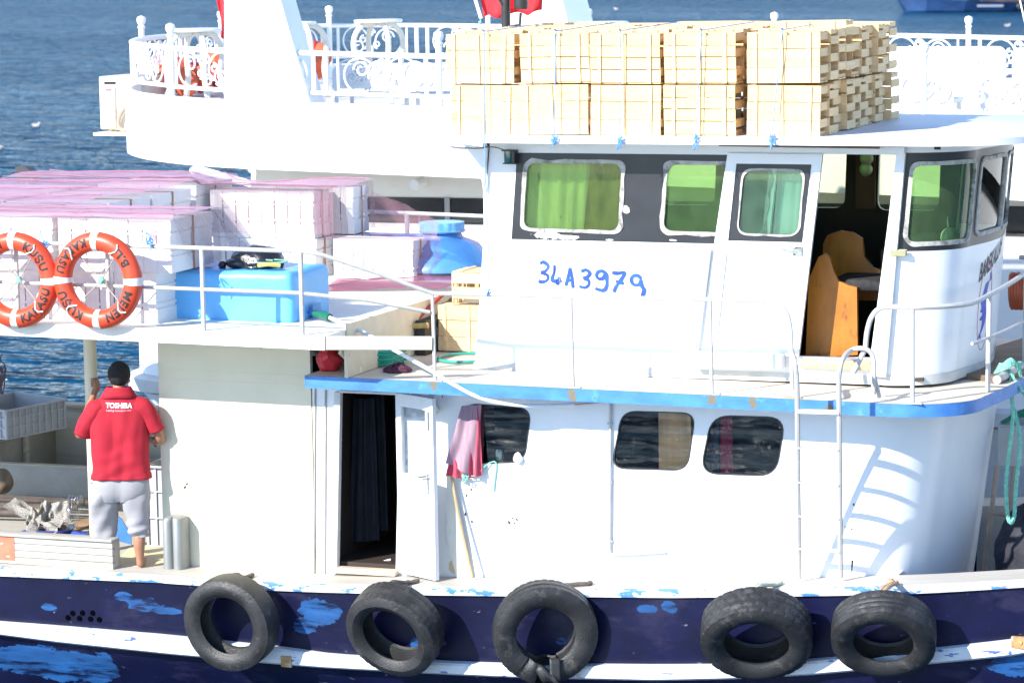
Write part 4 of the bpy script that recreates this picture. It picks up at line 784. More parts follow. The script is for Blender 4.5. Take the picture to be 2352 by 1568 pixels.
# ------------------------------------------------------------------ lifebuoys
orange = mat('lifebuoy_orange', (.62, .062, .022), .38, var=.12, scale=5, stain=((.45, .10, .06), 6, (1, 1, 1), .62, .15), bump=.1); bandm = mat('white_band', (.70, .68, .66), .55, var=.08); inkm = mat('black_letters', (.02, .018, .02), .6)
def lifebuoy(px, py, label, words, rot):
    c = P(px, py, y=-1.03); Rm, rt = .338, .083; t = thing('lifebuoy', label, 'lifebuoy', (c.x, -1.03, c.z), 'orange lifebuoys on the aft rail'); cy = -1.03
    def tor(a, b, r=rt): return V((c.x + (Rm + r * cos(b)) * sin(a), cy - r * sin(b) * .9, c.z + (Rm + r * cos(b)) * cos(a)))
    m = MB(); na, nb = 64, 18; vs = [tor(2 * pi * i / na, 2 * pi * j / nb) for i in range(na) for j in range(nb)]
    m.add(vs, [(i * nb + j, ((i + 1) % na) * nb + j, ((i + 1) % na) * nb + (j + 1) % nb, i * nb + (j + 1) % nb) for i in range(na) for j in range(nb)]); m.build('ring', orange, t, smooth=80)
    for k in range(4):
        a0 = k * pi / 2 + rot; m = MB(); m.loft([[tor(a0 + d, 2 * pi * j / nb, rt + .003) for j in range(nb + 1)] for d in (-.085, -.03, .03, .085)], closed=False, cap=False); m.build('band', bandm, t, smooth=80)
    for wd, ang, cw, sz in words:              # ang in degrees clockwise from the top, centre of the word
        m = MB(); s_ = 1 if cw else -1
        def f(u, v):
            rho = Rm + s_ * (v - sz * .36); a = radians(ang) + s_ * u / Rm; k = max(-.95, min(.95, (rho - Rm) / rt))
            return V((c.x + rho * sin(a), cy - rt * .9 * sqrt(1 - k * k) - .004, c.z + rho * cos(a)))
        m.text(wd, sz, f, bold=.0035, space=1.12); m.build('lettering', inkm, t)
    for a0 in (.62, 2.3, 3.9, 5.5):
        m = MB(); m.tube([tor(a0 + .09 * sin(k) , .9 + .35 * k, rt + .006) for k in range(5)], .008, 6); m.build('grab_rope', mat('white_cord', (.6, .58, .55), .8), t)
    m = MB()
    for a0, a1 in ((.7, 3.9), (2.3, 5.6)): m.tube([tor(a0, pi, rt), V((c.x + .02, cy + .03, c.z)), tor(a1, pi, rt)], .006, 6)
    m.build('lashing', mat('tan_cord', (.35, .30, .26), .8), t)
    m = MB(); m.ball((c.x + .02, cy + .02, c.z), (.03, .03, .035), 10); m.jitter(.015, 30); m.build('lashing_knot', ropegreen(), t)
lifebuoy(225, 644, 'orange lifebuoy nearest the blue tank, lettered round its ring', [('B.L.', 52, 0, .105), ('MELEN', 133, 1, .105), ('KUŞU', 228, 1, .105), ('KARASU', 315, 0, .098)], .0)
lifebuoy(36, 643, 'orange lifebuoy cut by the left picture edge on the aft rail', [('KUŞU', 48, 1, .105), ('KARASU', 133, 0, .098), ('MELEN', 315, 1, .105), ('B.L.', 228, 0, .105)], .0)
def twine(name, label, pts, group=None, r=.006, knot=None, m_=None):
    m = MB(); m.tube(catmull(pts, 4), r, 6)
    if knot:
        for kp in knot:
            rr_ = random.Random(int(kp[0] * 1000)); K = V(kp); pts_ = [K + V((rr_.uniform(-1, 1) * .03, rr_.uniform(-1, 0) * .02, rr_.uniform(-1, 1) * .05)) for _ in range(9)]; m.tube(catmull(pts_, 3), r, 5)
    return tag(m.build(name, m_ or ropeblue()), label, 'twine', group)
twine('twine', 'blue twine knotted to the aft rail right of the second lifebuoy', [P(346, 545, y=-.94), P(335, 535, y=-.90), P(340, 560, y=-.95), P(352, 556, y=-.95), P(345, 575, y=-.95)], None, .006, [tuple(P(345, 556, y=-.95))])
twine('twine', 'blue twine knotted to the aft rail between the two lifebuoys', [P(92, 528, y=-.90), P(98, 550, y=-.95), P(112, 560, y=-.95), P(104, 575, y=-.95)], None, .006, [tuple(P(104, 556, y=-.95))])
# ------------------------------------------------------------------ wooden crates
def woodmat():
    m = wood(); nt = m.node_tree; b = nt.nodes['Principled BSDF']; l = b.inputs['Base Color'].links[0].from_socket
    g = _n(nt, 'ShaderNodeNewGeometry'); oi = _n(nt, 'ShaderNodeObjectInfo')
    c = mixc(nt, 1.0, l, ramp(nt, g.outputs['Random Per Island'], [(0, (.80, .74, .66)), (.45, (1, .99, .96)), (1, (1.0, .93, .82))]), 'MULTIPLY'); nt.links.new(c, b.inputs['Base Color'])
    for mp in [n for n in nt.nodes if n.type == 'MAPPING']:
        ad = _n(nt, 'ShaderNodeVectorMath', operation='ADD'); src = mp.inputs[0].links[0].from_socket; cx = _n(nt, 'ShaderNodeCombineXYZ'); s_ = math_(nt, 'MULTIPLY', oi.outputs['Random'], 37.0)
        for k in range(3): nt.links.new(s_, cx.inputs[k])
        nt.links.new(src, ad.inputs[0]); nt.links.new(cx.outputs[0], ad.inputs[1]); nt.links.new(ad.outputs[0], mp.inputs[0])
    return m
WM = woodmat()
CW, CH, CDp = .618, .418, .255             # width, height as it stands on edge, depth
def crate(seed):
    r = random.Random(seed); t = thing('wooden_crate', 'x', 'crate')
    m = MB(); z = 0; n = r.choice((3, 4, 4)); hs_ = [r.uniform(.8, 1.2) for _ in range(n)]; s_ = CH / sum(hs_)
    for h in hs_:
        g = r.choice((.002, .004, .006, .012)); j = r.uniform(-.004, .004); m.box((j, .008 + r.uniform(0, .003), z + g), (CW + j, .016 + r.uniform(0, .002), z + h * s_ - .001), .0015, 1); z += h * s_
    m.build('bottom_boards', WM, t, smooth=0)
    for fx in (.135, .49, .83):
        m = MB(); x = fx * CW + r.uniform(-.012, .012); k = r.uniform(-.01, .01); m.bar((x, .003, .003), (x + k, .003, CH - .003), .010, r.uniform(.026, .034), up=(1, 0, 0)); m.build('batten', WM, t, smooth=0)
    for z in (0, CH):
        m = MB(); d_ = .010 * (1 if z == 0 else -1)
        for y0, y1 in ((.02, .115), (.15, CDp)): m.box((0, y0, z if z == 0 else z + d_), (CW, y1, z + d_ if z == 0 else z), .0015, 1)
        m.build('side_panel', WM, t, smooth=0)
    for x in (0, CW):
        m = MB(); e = -.0 if x == 0 else -.012
        for zc in ((.04, .18, .32) if seed % 2 else (.11, .25, .385)): zc += r.uniform(-.008, .008); m.box((x + e, .02, zc - .034), (x + e + .012, CDp + .05, zc + .034), .0015, 1)
        for zc in (.012, CH - .042): m.box((x + (.014 if x == 0 else -.044), .018, zc), (x + (.044 if x == 0 else -.014), CDp + .045, zc + .03), .003, 1)
        m.build('end_panel', WM, t, smooth=0)
    return t
CP = [crate(k) for k in range(6)]; used = set()
def put_crate(k, loc, rot, label, group):
    o = CP[k] if k not in used else copy_tree(CP[k]); used.add(k); o.location = loc; o.rotation_euler = rot; o['label'] = label; o['group'] = group; return o
cr = random.Random(11); GC = 'wooden crates stacked on the wheelhouse roof'
cxs = {1: [1023, 1192, 1357, 1524, 1716], 0: [1036, 1193, 1357, 1526, 1714]}
ordn = ['leftmost', 'second from left', 'middle', 'second from right', 'rightmost']
tiern = {1: 'top row', 0: 'bottom row'}
nth = ['front', 'second', 'third', 'fourth', 'fifth', 'sixth', 'seventh', 'eighth', 'ninth', 'tenth']
k_ = 0
for row in range(10):
    for tier in (0, 1):
        for col in range(5):
            if row > 0 and tier == 0 and col < 4 and row < 9: continue
            x = P(cxs[tier][col], 318 if tier == 0 else 190, y=0).x; z = ZROOF + .004 + tier * (CH + .012)
            if row == 0: lb = '%s crate of the %s facing the viewer on the roof' % (ordn[col], tiern[tier])
            elif col == 4: lb = '%s crate back from the front along the %s at the right end of the stack' % (nth[row], 'top' if tier else 'bottom')
            else: lb = '%s crate of the %s row back along the top of the roof stack' % (ordn[col], nth[row])
            dx = cr.uniform(-.02, .02) + (.022 if row % 2 else 0) * (col == 4); dzz = 0 if row == 0 else (.02 if row % 2 else 0) * tier + cr.uniform(0, .012) * (tier == 1)
            yy = .0 + row * .268; flip = row % 2 and col == 4
            put_crate(2 * cr.randrange(3) + row % 2, (x + dx, yy, z + dzz + (.05 if (row == 3 and tier == 1 and col == 4) else 0)), (0, cr.uniform(-.012, .012), cr.uniform(-.02, .02)), lb, GC)
# blue twines holding the stack down
ZT = ZROOF + 2 * CH + .04
tw = [(1112, 'leftmost blue twine over the crates, tied down to the deck rail'), (1275, 'second blue twine from the left over the crates'), (1424, 'middle blue twine over the crates, knotted below roof edge'), (1602, 'second blue twine from the right over the crates'), (1790, 'rightmost slanting blue twine over the crates')]
for (px, lb), (tx, bx) in zip(tw, ((1113, 1113), (1278, 1272), (1426, 1422), (1612, 1597), (1798, 1772))):
    a = P(tx, 85, y=-.03); b = P(bx, 318, y=-.065); a.z = ZT
    pts = [V((a.x + .05, 1.4, ZT + .03)), V((a.x, .05, ZT)), V((a.x, -.03, ZT - .02)), V((lerp(a.x, b.x, .5), -.045, lerp(a.z, b.z, .5))), b]
    if px == 1112: pts += [P(1116, 420, y=-.20), P(1126, 672, y=-.42)]; kn = [tuple(P(1126, 672, y=-.44))]
    else: e = P(bx, 326, y=-.07); pts += [e]; kn = [tuple(e + V((0, 0, -.02))), tuple(e + V((.01, 0, .02)))]
    twine('blue_twine', lb, pts, 'blue twines over the roof crates', .0042, kn)
# crates on the deck beside the wheelhouse
GD = 'wooden crates on the side deck behind the wheelhouse'
put_crate(2, (-1.16, 1.28, 1.755), (0, 0, 0), 'pale crate standing on edge on the deck left of the wheelhouse', GD)
def flat(k, x, y, z, lb, r=0): put_crate(k, (x, y, z), (-pi / 2, 0, r), lb, GD)
put_crate(3, (-1.03, 1.32, 2.185 + .305), (-pi / 2, 0, .04), 'open slatted crate lying on the standing crate by the wheelhouse', GD)
# ------------------------------------------------------------------ tyre fenders
def tyre(px, py, y_, R, W, yaw, pitch, style, label, ropecol, rope_to, torn=False, rin=.62):
    c = P(px, py, y=y_); n_ = V((sin(yaw) * cos(pitch), -cos(yaw) * cos(pitch), -sin(pitch))); ux = V((0, 0, 1)).cross(n_).normalized(); uz = n_.cross(ux)
    M = Matrix(((ux.x, uz.x, n_.x, c.x), (ux.y, uz.y, n_.y, c.y), (ux.z, uz.z, n_.z, c.z), (0, 0, 0, 1)))
    h = W / 2; Ri = R * rin
    prof = [(Ri + .012, -h * .55), (Ri, -h * .72), (Ri + .02, -h * .86), (R * .80, -h * 1.06), (R * .90, -h * .98), (R * .955, -h * .88)]
    nT = 14; tread = [(R * (.985 + .015 * (1 - (2 * k / nT - 1) ** 2)), h * .84 * (2 * k / nT - 1)) for k in range(nT + 1)]
    prof += tread + [(R * .955, h * .88), (R * .90, h * .98), (R * .80, h * 1.06), (Ri + .03, h * .90), (Ri + .015, h * .80), (Ri, h * .72), (Ri + .012, h * .55), (R * .90, h * .3), (R * .915, 0), (R * .90, -h * .3)]
    N = 168; t = thing('tyre_fender', label, 'tyre', tuple(c), 'tyre fenders hung along the hull'); m = MB(); vs = []; K = len(prof)
    for i in range(N):
        a = 2 * pi * i / N
        for j, (r_, z_) in enumerate(prof):
            k = j - 6
            if 0 <= k <= nT:
                d = 0
                if style == 0: d = .007 if (k in (4, 10)) else (.005 if (i + (k > 7)) % 4 == 0 and k not in (6, 7, 8) else 0)
                elif style == 1: d = .007 if k in (3, 7, 11) else (.009 if (i + 3 * (k // 4)) % 6 == 0 else 0)
                elif style == 2: d = .007 if k in (4, 7, 10) else (.005 if i % 7 == 0 and k in (1, 2, 3, 11, 12, 13) else 0)
                r_ -= d
            if j in (5, nT + 7) and i % (5 if style != 2 else 4) == 0: r_ -= .006
            s_ = 1 + .012 * sin(2 * a + c.x); p = V((r_ * cos(a) * s_, r_ * sin(a) / s_, z_))
            if torn and abs(((a - 4.6 + pi) % (2 * pi)) - pi) < .5: p.z += .03 * sin(a * 9) * (1 if r_ < R * .8 else .2); 
            vs.append(M @ p)
    fs = []
    for i in range(N):
        if torn and i in range(120, 131): rng = range(0, 6 + nT)
        else: rng = range(K)
        for j in rng:
            l = (j + 1) % K; i2 = (i + 1) % N; fs.append((i * K + j, i2 * K + j, i2 * K + l, i * K + l))
    m.add(vs, fs); m.build('tyre_casing', rubber(), t, smooth=40)
    if torn:                                   # flap hanging from the torn sidewall
        f = MB(); f.grid(8, 5, lambda u, v: M @ V((lerp(-.10, .05, u) + .10 * v, -Ri - .03 - .17 * v + .03 * sin(u * 5), h * .9 + .05 * sin(pi * v) + .03 * u))); f.build('torn_flap', rubber(), t, solid=.012, smooth=80)
        f = MB(); f.grid(5, 4, lambda u, v: M @ V((lerp(.03, .12, u), -Ri * (1.0) + .05 - .18 * v, h * .95 + .06 * v))); f.build('torn_flap', rubber(), t, solid=.012, smooth=80)
    top = M @ V((0, R * .97, -h * .3)); e = P(*rope_to, y=-.30); e.z = ztop(e.x) + .018; inn_ = M @ V((.0, R * .86, 0))
    m = MB()
    for dx in (-.012, .014): m.tube(catmull([M @ V((dx, Ri + .01, 0)), M @ V((dx, R * .93, h * .55 * 0 - h * .9)), V((top.x + dx, -.44, ztop(top.x) + .03)), V((e.x + dx, -.33, e.z)), V((e.x + dx * .3, -.26, e.z))], 4), .016, 7)
    m.jitter(.008, 25); m.build('hanging_rope', ropecol, t)
    return t
drope = mat('dark_rope', (.10, .085, .075), .9, var=.3, scale=30); trope = mat('tan_rope', (.45, .30, .18), .9, var=.3, scale=30); prope = mat('pale_rope', (.50, .55, .42), .9, var=.3, scale=30)
tyre(532, 1428, -.66, .425, .26, radians(-4), radians(8), 9, 'smooth worn tyre fender hanging leftmost on the navy hull', drope, (575, 1312))
tyre(908, 1444, -.68, .425, .28, radians(-6), radians(24), 0, 'chevron treaded tyre fender hanging below the open door', drope, (955, 1332))
tyre(1252, 1450, -.62, .445, .22, radians(24), radians(10), 0, 'torn tyre fender with split sidewall hanging in the middle of the hull', drope, (1350, 1332), torn=True, rin=.56)
tyre(1738, 1455, -.70, .455, .30, radians(14), radians(38), 1, 'block treaded tyre fender hanging below the ladder', prope, (1790, 1334), rin=.58)
tyre(2030, 1455, -.68, .425, .27, radians(10), radians(38), 2, 'ribbed tyre fender hanging rightmost toward the bow', trope, (2045, 1325), rin=.57)
# ------------------------------------------------------------------ the white ferry moored behind
def fz(x): return -.027 * (x + 6)
def FP(px, py, y): return P(px, py, y=y)
ferry = thing('ferry', 'large white passenger ferry moored behind the fishing boat with scrolled deck rails', 'ferry', (0, 9, 0))
FW = mat('ferry_white', (.80, .81, .81), .4, var=.02, scale=2, stain=((.70, .68, .62), 2, (1, 1, .4), .68, .12))
rim = [(12, 6.0), (-5.12, 6.0)] + [(-5.12 - 2.95 * sin(t * pi / 24), 9.6 - 3.6 * cos(t * pi / 24)) for t in range(1, 13)] + [(-8.2, 12), (-8.25, 13)] + [(-5.95 - 2.3 * cos(t * pi / 16), 13.2 + 2.3 * sin(t * pi / 16)) for t in range(1, 9)] + [(12, 15.5)]
ZD, ZB = 3.60, 3.05                       # ferry upper deck, underside of its edge
m = MB(); inn2 = [(a + (.08 if a < -7 else 0) + (.0), b + (.08 if b < 7 else -.08 if b > 14.8 else 0)) for a, b in rim]
m.loft([[V((a, b, z + fz(a))) for a, b in pts] for pts, z in ((rim, ZB), (rim, ZB + .3), (rim, 3.80), (inn2, 3.80), (inn2, ZD))], closed=False, cap=False)
m.build('bulwark', FW, ferry, smooth=60)
m = MB(); m.add([V((a, b, ZD + fz(a))) for a, b in inn2], [tuple(range(len(inn2)))]); m.add([V((a, b, ZB + fz(a))) for a, b in rim], [tuple(range(len(rim)))]); m.build('upper_deck', mat('ferry_deck', (.66, .63, .57), .6, var=.06), ferry, smooth=0)
XH = P(590, 420, y=7).x
m = MB(); wz = [(ZB, 0), (2.70, 0)]; z1, z2 = P(1000, 454, y=7).z, P(1000, 512, y=7).z
m.box((XH, 7, z1), (12, 14.4, ZB - .001)); m.build('cabin_wall', mat('ferry_cabin', (.62, .61, .57), .5, var=.04), ferry)
m = MB(); m.box((XH + .9, 6.99, z2), (12, 14.3, z1 - .001)); m.build('window_band', mat('ferry_windows', (.02, .022, .024), .15, var=.4, scale=.8), ferry)
m = MB()
for k in range(9): x_ = XH + 1.0 + 1.3 * k; m.box((x_, 6.965, z2), (x_ + .06, 6.988, z1))
m.build('window_mullions', mat('mullion_grey', (.25, .26, .27), .4), ferry)
m = MB(); hull_pl = [(12, 6.3), (-6.4, 6.3)] + [(-6.4 - .75 * sin(t * pi / 16), 7.2 - .9 * cos(t * pi / 16)) for t in range(1, 9)] + [(-7.3, 14), (12, 15)]
m.loft([[V((a, b, z)) for a, b in hull_pl] for z in (z2 - .001, .62)], closed=False, cap=False); m.add([V((a, b, z2 - .002)) for a, b in hull_pl], [tuple(range(len(hull_pl)))]); m.build('ferry_hull', FW, ferry, smooth=60)
def grow(pl, g): return [(a - (g if a < 11 else 0), b - (g if b < 8 else 0)) for a, b in pl]
m = MB(); m.loft([[V((a, b, z)) for a, b in grow(hull_pl, g)] for g, z in ((.0, .64), (.10, .60), (.10, .46), (.0, .42))], closed=False, cap=False); m.build('rubbing_strake', mat('strake_grey', (.55, .56, .56), .5, var=.1), ferry)
m = MB(); m.loft([[V((a + s_, b + s_ * .6, z)) for a, b in hull_pl] for s_, z in ((.0, .42), (.6, -.4), (1.2, -2.0))], closed=False, cap=False); m.build('lower_hull', FW, ferry, smooth=60)
m = MB(); c_ = P(972, 417, y=6.9); m.tube([c_, c_ + V((-.02, -.22, -.02))], .06, 12); m.lathe([(.035, 0), (.06, 0)], 12, Matrix.Translation(c_ + V((-.02, -.221, -.02))) @ Matrix.Rotation(pi / 2, 4, 'X')); m.build('drain_pipe', FW, ferry)
# scrolled rails
def path_len(pl):
    L = [0]
    for a, b in zip(pl, pl[1:]): L.append(L[-1] + hypot(b[0] - a[0], b[1] - a[1]))
    return L
rim2 = [(a + (.10 if a < -6.5 else 0), b + (.1 if b < 7 else -.1 if b > 14 else 0)) for a, b in rim]; RL = path_len(rim2)
def rp(s, z):
    for k in range(len(RL) - 1):
        if s <= RL[k + 1]: break
    f = (s - RL[k]) / (RL[k + 1] - RL[k]); a, b = rim2[k], rim2[k + 1]; x, y = lerp(a[0], b[0], f), lerp(a[1], b[1], f); return V((x, y, z + fz(x)))
zt, zb_ = 4.33, 3.90
def spiral(cx, cz, r, turns, a0, dirn, n=26, rmin=.25): return [(cx + r * (1 - (1 - rmin) * k / n) * cos(a0 + dirn * turns * 2 * pi * k / n), cz + r * (1 - (1 - rmin) * k / n) * sin(a0 + dirn * turns * 2 * pi * k / n)) for k in range(n + 1)]
def scroll(w_, h):                         # curves of one scroll panel, in (along, up) from its lower left
    o = []; R1 = h * .47
    o.append(spiral(R1 + .02, h * .5, R1, .92, -pi * .15, 1, 28, .9)); o.append(spiral(R1 + .07, h * .30, h * .22, 1.3, pi, -1, 20, .3))
    o.append(spiral(w_ - h * .46, h * .46, h * .46, .92, pi * 1.15, -1, 28, .9)); o.append(spiral(w_ - h * .50, h * .62, h * .22, 1.3, 0, 1, 20, .3))
    o.append(spiral(w_ * .50, h * .76, h * .15, 1.4, 0, 1, 18, .3)); o.append(spiral(w_ * .47, h * .22, h * .17, 1.4, pi, -1, 18, .3)); o.append(spiral(w_ * .38, h * .55, h * .13, 1.2, pi / 2, 1, 16, .3)); o.append(spiral(w_ * .60, h * .38, h * .13, 1.2, -pi / 2, -1, 16, .3))
    return o
def rail_run(name, s0, s1, first=0.0, zt=zt, zb_=zb_):
    m = MB(); n = max(2, int((s1 - s0) / .25)); ss = [lerp(s0, s1, k / n) for k in range(n + 1)]
    top = m.tube([rp(s, zt) for s in ss], .030, 8).build(name, FW, ferry)
    m = MB(); m.tube([rp(s, zb_) for s in ss], .024, 8); m.build('bottom_rail', FW, top)
    s = s0 + first; kk = 0
    while s < s1 - .3:
        m2 = MB()
        w_ = min(1.0, s1 - s - .1)
        for c in scroll(w_ * .92, zt - zb_): m2.tube([rp(min(s + .04 + a, s1), zb_ + b) for a, b in c], .0115, 5)
        for d in (0, w_ + .02): m2.tube([rp(min(s + d, s1), zb_), rp(min(s + d, s1), zt)], .015, 6)
        kk += 1
        q_ = MB(); p_ = rp(min(s + w_ + .16, s1), 0); q_.lathe([(.035, 3.78), (.035, zt + .12), (.045, zt + .13), (.045, zt + .15), (.03, zt + .16), (.048, zt + .19), (.055, zt + .225), (.048, zt + .26), (.0, zt + .28)], 14, Matrix.Translation((p_.x, p_.y, fz(p_.x)))); (q_.build('rail_baluster', FW, top) if kk % 2 else m2.tube([rp(min(s + w_ + .16, s1), zb_), rp(min(s + w_ + .16, s1), zt)], .03, 8))
        m2.tube([rp(min(s + w_ + .30, s1), zb_), rp(min(s + w_ + .30, s1), zt)], .015, 6); s += w_ + .32; m2.build('scrollwork', FW, top)
iS = next(k for k, p in enumerate(rim) if p[0] < -8.22)
s_left = RL[1]; rail_run('deck_rail', .3, RL[1] + .01, .35); rail_run('deck_rail', RL[1] + .02, RL[iS], .2); rail_run('deck_rail', RL[iS] + .02, RL[-2], .1); rail_run('deck_rail', RL[-2] + .02, RL[-1] - .5, .3)
# slanted mast legs
m = MB(); m.plate(xz([(515, 275), (722, 275), (590, -190), (515, -190)], 6.02), (), 6.02, 6.42); m.build('mast_leg', FW, ferry)
m = MB(); m.plate(xz([(1165, 95), (1316, 95), (1262, -110), (1165, -110)], 13.2), (), 13.2, 14.2); m.build('mast_leg', FW, ferry)
m = MB(); m.tube(catmull(on([(585, -10), (590, 8), (596, 12), (606, 28), (622, 40), (626, 52), (620, 56)], y=5.90), 4), .008, 5); m.build('hanging_cord', mat('cord_grey', (.55, .53, .50), .8), ferry)
# gangway bar
m = MB(); a, b = P(446, 386, y=5.6), P(580, 424, y=5.3); m.bar(a, b, .05, .07, .006); m.tube([P(570, 388, y=6.2), P(583, 395, y=5.9), P(583, 425, y=5.6)], .03, 8); m.ball(P(444, 392, y=5.6), .045, 8); m.build('gangway_rail', mat('gangway_grey', (.62, .66, .68), .4, .2), ferry)
# air conditioner on its shelf at the stern
ac = thing('air_conditioner', 'beige air conditioner unit on a shelf at the ferry stern', 'air conditioner', tuple(P(256, 305, y=8.6))); AM = mat('ac_beige', (.66, .61, .49), .5, var=.05, stain=((.5, .42, .3), 4, (1, 1, .5), .68, .1))
a, b = P(226, 176, y=8.6), P(287, 298, y=8.6); m = MB(); m.box((a.x, 8.6, b.z), (b.x + .25, 9.3, a.z), .02); m.build('housing', AM, ac)
m = MB(); c1_, c2_ = P(238, 200, y=8.58), P(266, 293, y=8.58); m.box((c1_.x, 8.57, c2_.z), (c2_.x, 8.60, c1_.z), .006); m.build('access_cover', mat('ac_cover', (.72, .68, .58), .5), ac)
m = MB(); c1_, c2_ = P(238, 188, y=8.58), P(264, 194, y=8.58); m.box((c1_.x, 8.59, c2_.z), (c2_.x, 8.597, c1_.z)); m.build('air_slot', dark(), ac)
m = MB(); c1_, c2_ = P(242, 204, y=8.565), P(256, 209, y=8.565); m.box((c1_.x, 8.562, c2_.z), (c2_.x, 8.568, c1_.z)); m.build('red_sticker', mat('sticker', (.6, .12, .18), .5), ac)
m = MB(); m.tube(catmull(on([(290, 245), (278, 262), (272, 280), (276, 296), (290, 300)], y=8.55), 4), .025, 8); m.build('pipe', mat('ac_pipe', (.35, .27, .22), .6), ac)
m = MB(); m.box((a.x - .02, 8.45, b.z - .07), (b.x + .9, 9.3, b.z - .03), .008); m.tube([V((a.x + .1, 8.7, b.z - .03)), V((a.x + .1, 8.7, b.z + .01))], .03, 8); m.build('shelf', AM, ac)
# cafe tables, benches and orange life jackets on the ferry deck
def table(px, py, y_, rpx, label):
    c = P(px, py, y=y_); r_ = rpx / 195.0; t = thing('cafe_table', label, 'table', (c.x, y_, ZD + fz(c.x)), 'white round tables on the ferry deck'); Tm = Matrix.Translation((c.x, y_, 0)); m = MB(); m.lathe([(0, c.z - .02), (r_ * .97, c.z - .02), (r_, c.z), (r_ * .97, c.z + .015), (0, c.z + .02)], 40, Tm); m.build('tabletop', mat('table_white', (.74, .76, .80), .3, var=.02), t)
    zf_ = ZD + fz(c.x)
    for k in range(4):
        a_ = pi / 4 + k * pi / 2; m = MB(); m.tube(catmull([V((c.x + d * cos(a_), y_ + d * sin(a_), z)) for d, z in ((.05, c.z - .03), (.22, c.z - .06), (.33, c.z - .25), (.30, lerp(zf_, c.z, .35)), (.42, zf_ + .02))], 5), .035, 8); m.build('leg', mat('table_leg', (.70, .68, .60), .5), t)
table(448, 69, 8.2, 62, 'round white table nearest the ferry stern, left of the white mast leg'); table(690, 53, 9.5, 38, 'round white table just right of the white mast leg')
table(868, 48, 10.6, 60, 'round white table above the scrolled rail left of the roof crates'); table(1385, 53, 11.5, 62, 'round white table seen above the roof crates')
bwm = mat('bench_white', (.80, .80, .81), .5, var=.02)
def bench(px0, px1, pt, y_, label, h=.55):
    a, b = P(px0, pt, y=y_), P(px1, pt, y=y_); zf_ = ZD + fz(a.x); t = thing('deck_bench', label, 'bench', (a.x, y_, zf_), 'white scrolled benches on the ferry deck'); W_ = b.x - a.x
    m = MB(); m.plate(rr([(a.x, zf_ + .30), (b.x, zf_ + .30), (b.x, a.z), (a.x, a.z)], [0, 0, .1, .1]), (), y_, y_ + .04); m.build('backrest', bwm, t)
    m = MB(); n = max(1, round(W_ / .8)); w_ = W_ / n
    for k in range(n):
        for c in scroll(w_ * .9, max(.3, a.z - zf_ - .36)): m.tube([V((a.x + k * w_ + .04 + u, y_ - .012, zf_ + .33 + v)) for u, v in c], .014, 5)
    m.build('scroll_ornament', bwm, t); m = MB(); m.box((a.x, y_ + .04, zf_ + .33), (b.x, y_ + .5, zf_ + .38), .01); m.build('seat', bwm, t)
    for x_ in (a.x + .04, b.x - .04):
        for yy in (y_ + .02, y_ + .46): m = MB(); m.tube([V((x_, yy, zf_)), V((x_, yy, zf_ + .36))], .025, 8); m.build('leg', bwm, t)
bench(762, 905, 150, 7.0, 'white scrolled bench left of the thin post behind the ferry rail'); bench(915, 1060, 150, 7.0, 'white scrolled bench half hidden by the leftmost roof crates')
bench(2056, 2190, 180, 6.9, 'white scrolled bench right beside the right end of the roof crates'); bench(2235, 2420, 182, 6.9, 'white scrolled bench at the right picture edge behind the ferry post')
bench(2040, 2310, 108, 9.5, 'long plain white bench farther back on the ferry, right of crates'); bench(2325, 2500, 110, 9.5, 'white bench farther back on the ferry at the far right edge')
oj = mat('jacket_orange', (.70, .12, .05), .7, var=.25, scale=9)
rj = random.Random(5)
for k, (px, py, y_) in enumerate(((372, 158, 9.6), (386, 176, 9.3), (408, 165, 9.8), (438, 168, 9.9), (466, 182, 9.5), (492, 150, 10.2), (497, 180, 9.9), (425, 190, 9.2), (692, 140, 10.2), (706, 122, 10.6), (722, 152, 10.2), (734, 132, 10.6))):
    c = P(px, py, y=y_); m = MB(); m.ball(c, (.16, .13, .17), 14); m.v = [v + noise.noise_vector(v * 6) * .07 for v in m.v]; m.v = [V((v.x, v.y, max(v.z, ZD + fz(c.x) + .005))) for v in m.v]
    tag(m.build('life_jacket', oj if k % 3 else mat('jacket_red', (.55, .05, .05), .7, var=.2)), ('orange' if k % 3 else 'red') + ' life jacket in the heap behind the scrolled rail, ' + ('left of' if k < 8 else 'right of') + ' the white mast leg', 'life jacket', ('orange' if k % 3 else 'red') + ' life jackets in the heap ' + ('left' if k < 8 else 'right') + ' of the mast leg')
# flags
flagm = mat('red_flag_cloth', (.62, .02, .03), .8, var=.1)
def cloth(name, label, c, y_, amp, fx, cat='flag'):
    A, B, C, D = [P(*p, y=y_) for p in c]; m = MB(); m.grid(26, 14, lambda u, v: A.lerp(B, u).lerp(D.lerp(C, u), v) + V((0, amp * sin(u * fx + v * 1.3) + amp * .6 * noise.noise(V((u * 5, v * 3, y_))), .02 * sin(u * fx * 1.3) * v)))
    return m.build(name, flagm, None, smooth=80, solid=.004)
tag(cloth('red_flag', '', ((455, -180), (560, -180), (520, 92), (505, 60)), 9.0, .08, 5), 'red flag strip hanging beside the white mast leg on the left', 'flag')
fg = thing('mast_flag', 'red flag with white hem flying behind the black mast above the crates', 'flag', tuple(P(1100, 40, y=2.3)))
f0 = cloth('flag_cloth', '', ((1088, -120), (1262, -130), (1246, 28), (1104, 41)), 2.3, .07, 11)
for v in f0.data.vertices: v.co -= V(fg['_o'])
f0.parent = fg
m = MB(); a, b = P(1062, -100, y=2.28), P(1105, 43, y=2.28); m.bar(a, b, .012, .03); m.build('white_hem', mat('hem_white', (.78, .78, .8), .7), fg)
m = MB(); m.tube(on([(1103, 40), (1106, 58), (1110, 72)], y=2.28), .005, 5); m.ball(P(1103, 52, y=2.28), .018, 8); m.build('tie_cord', ropegreen(), fg)
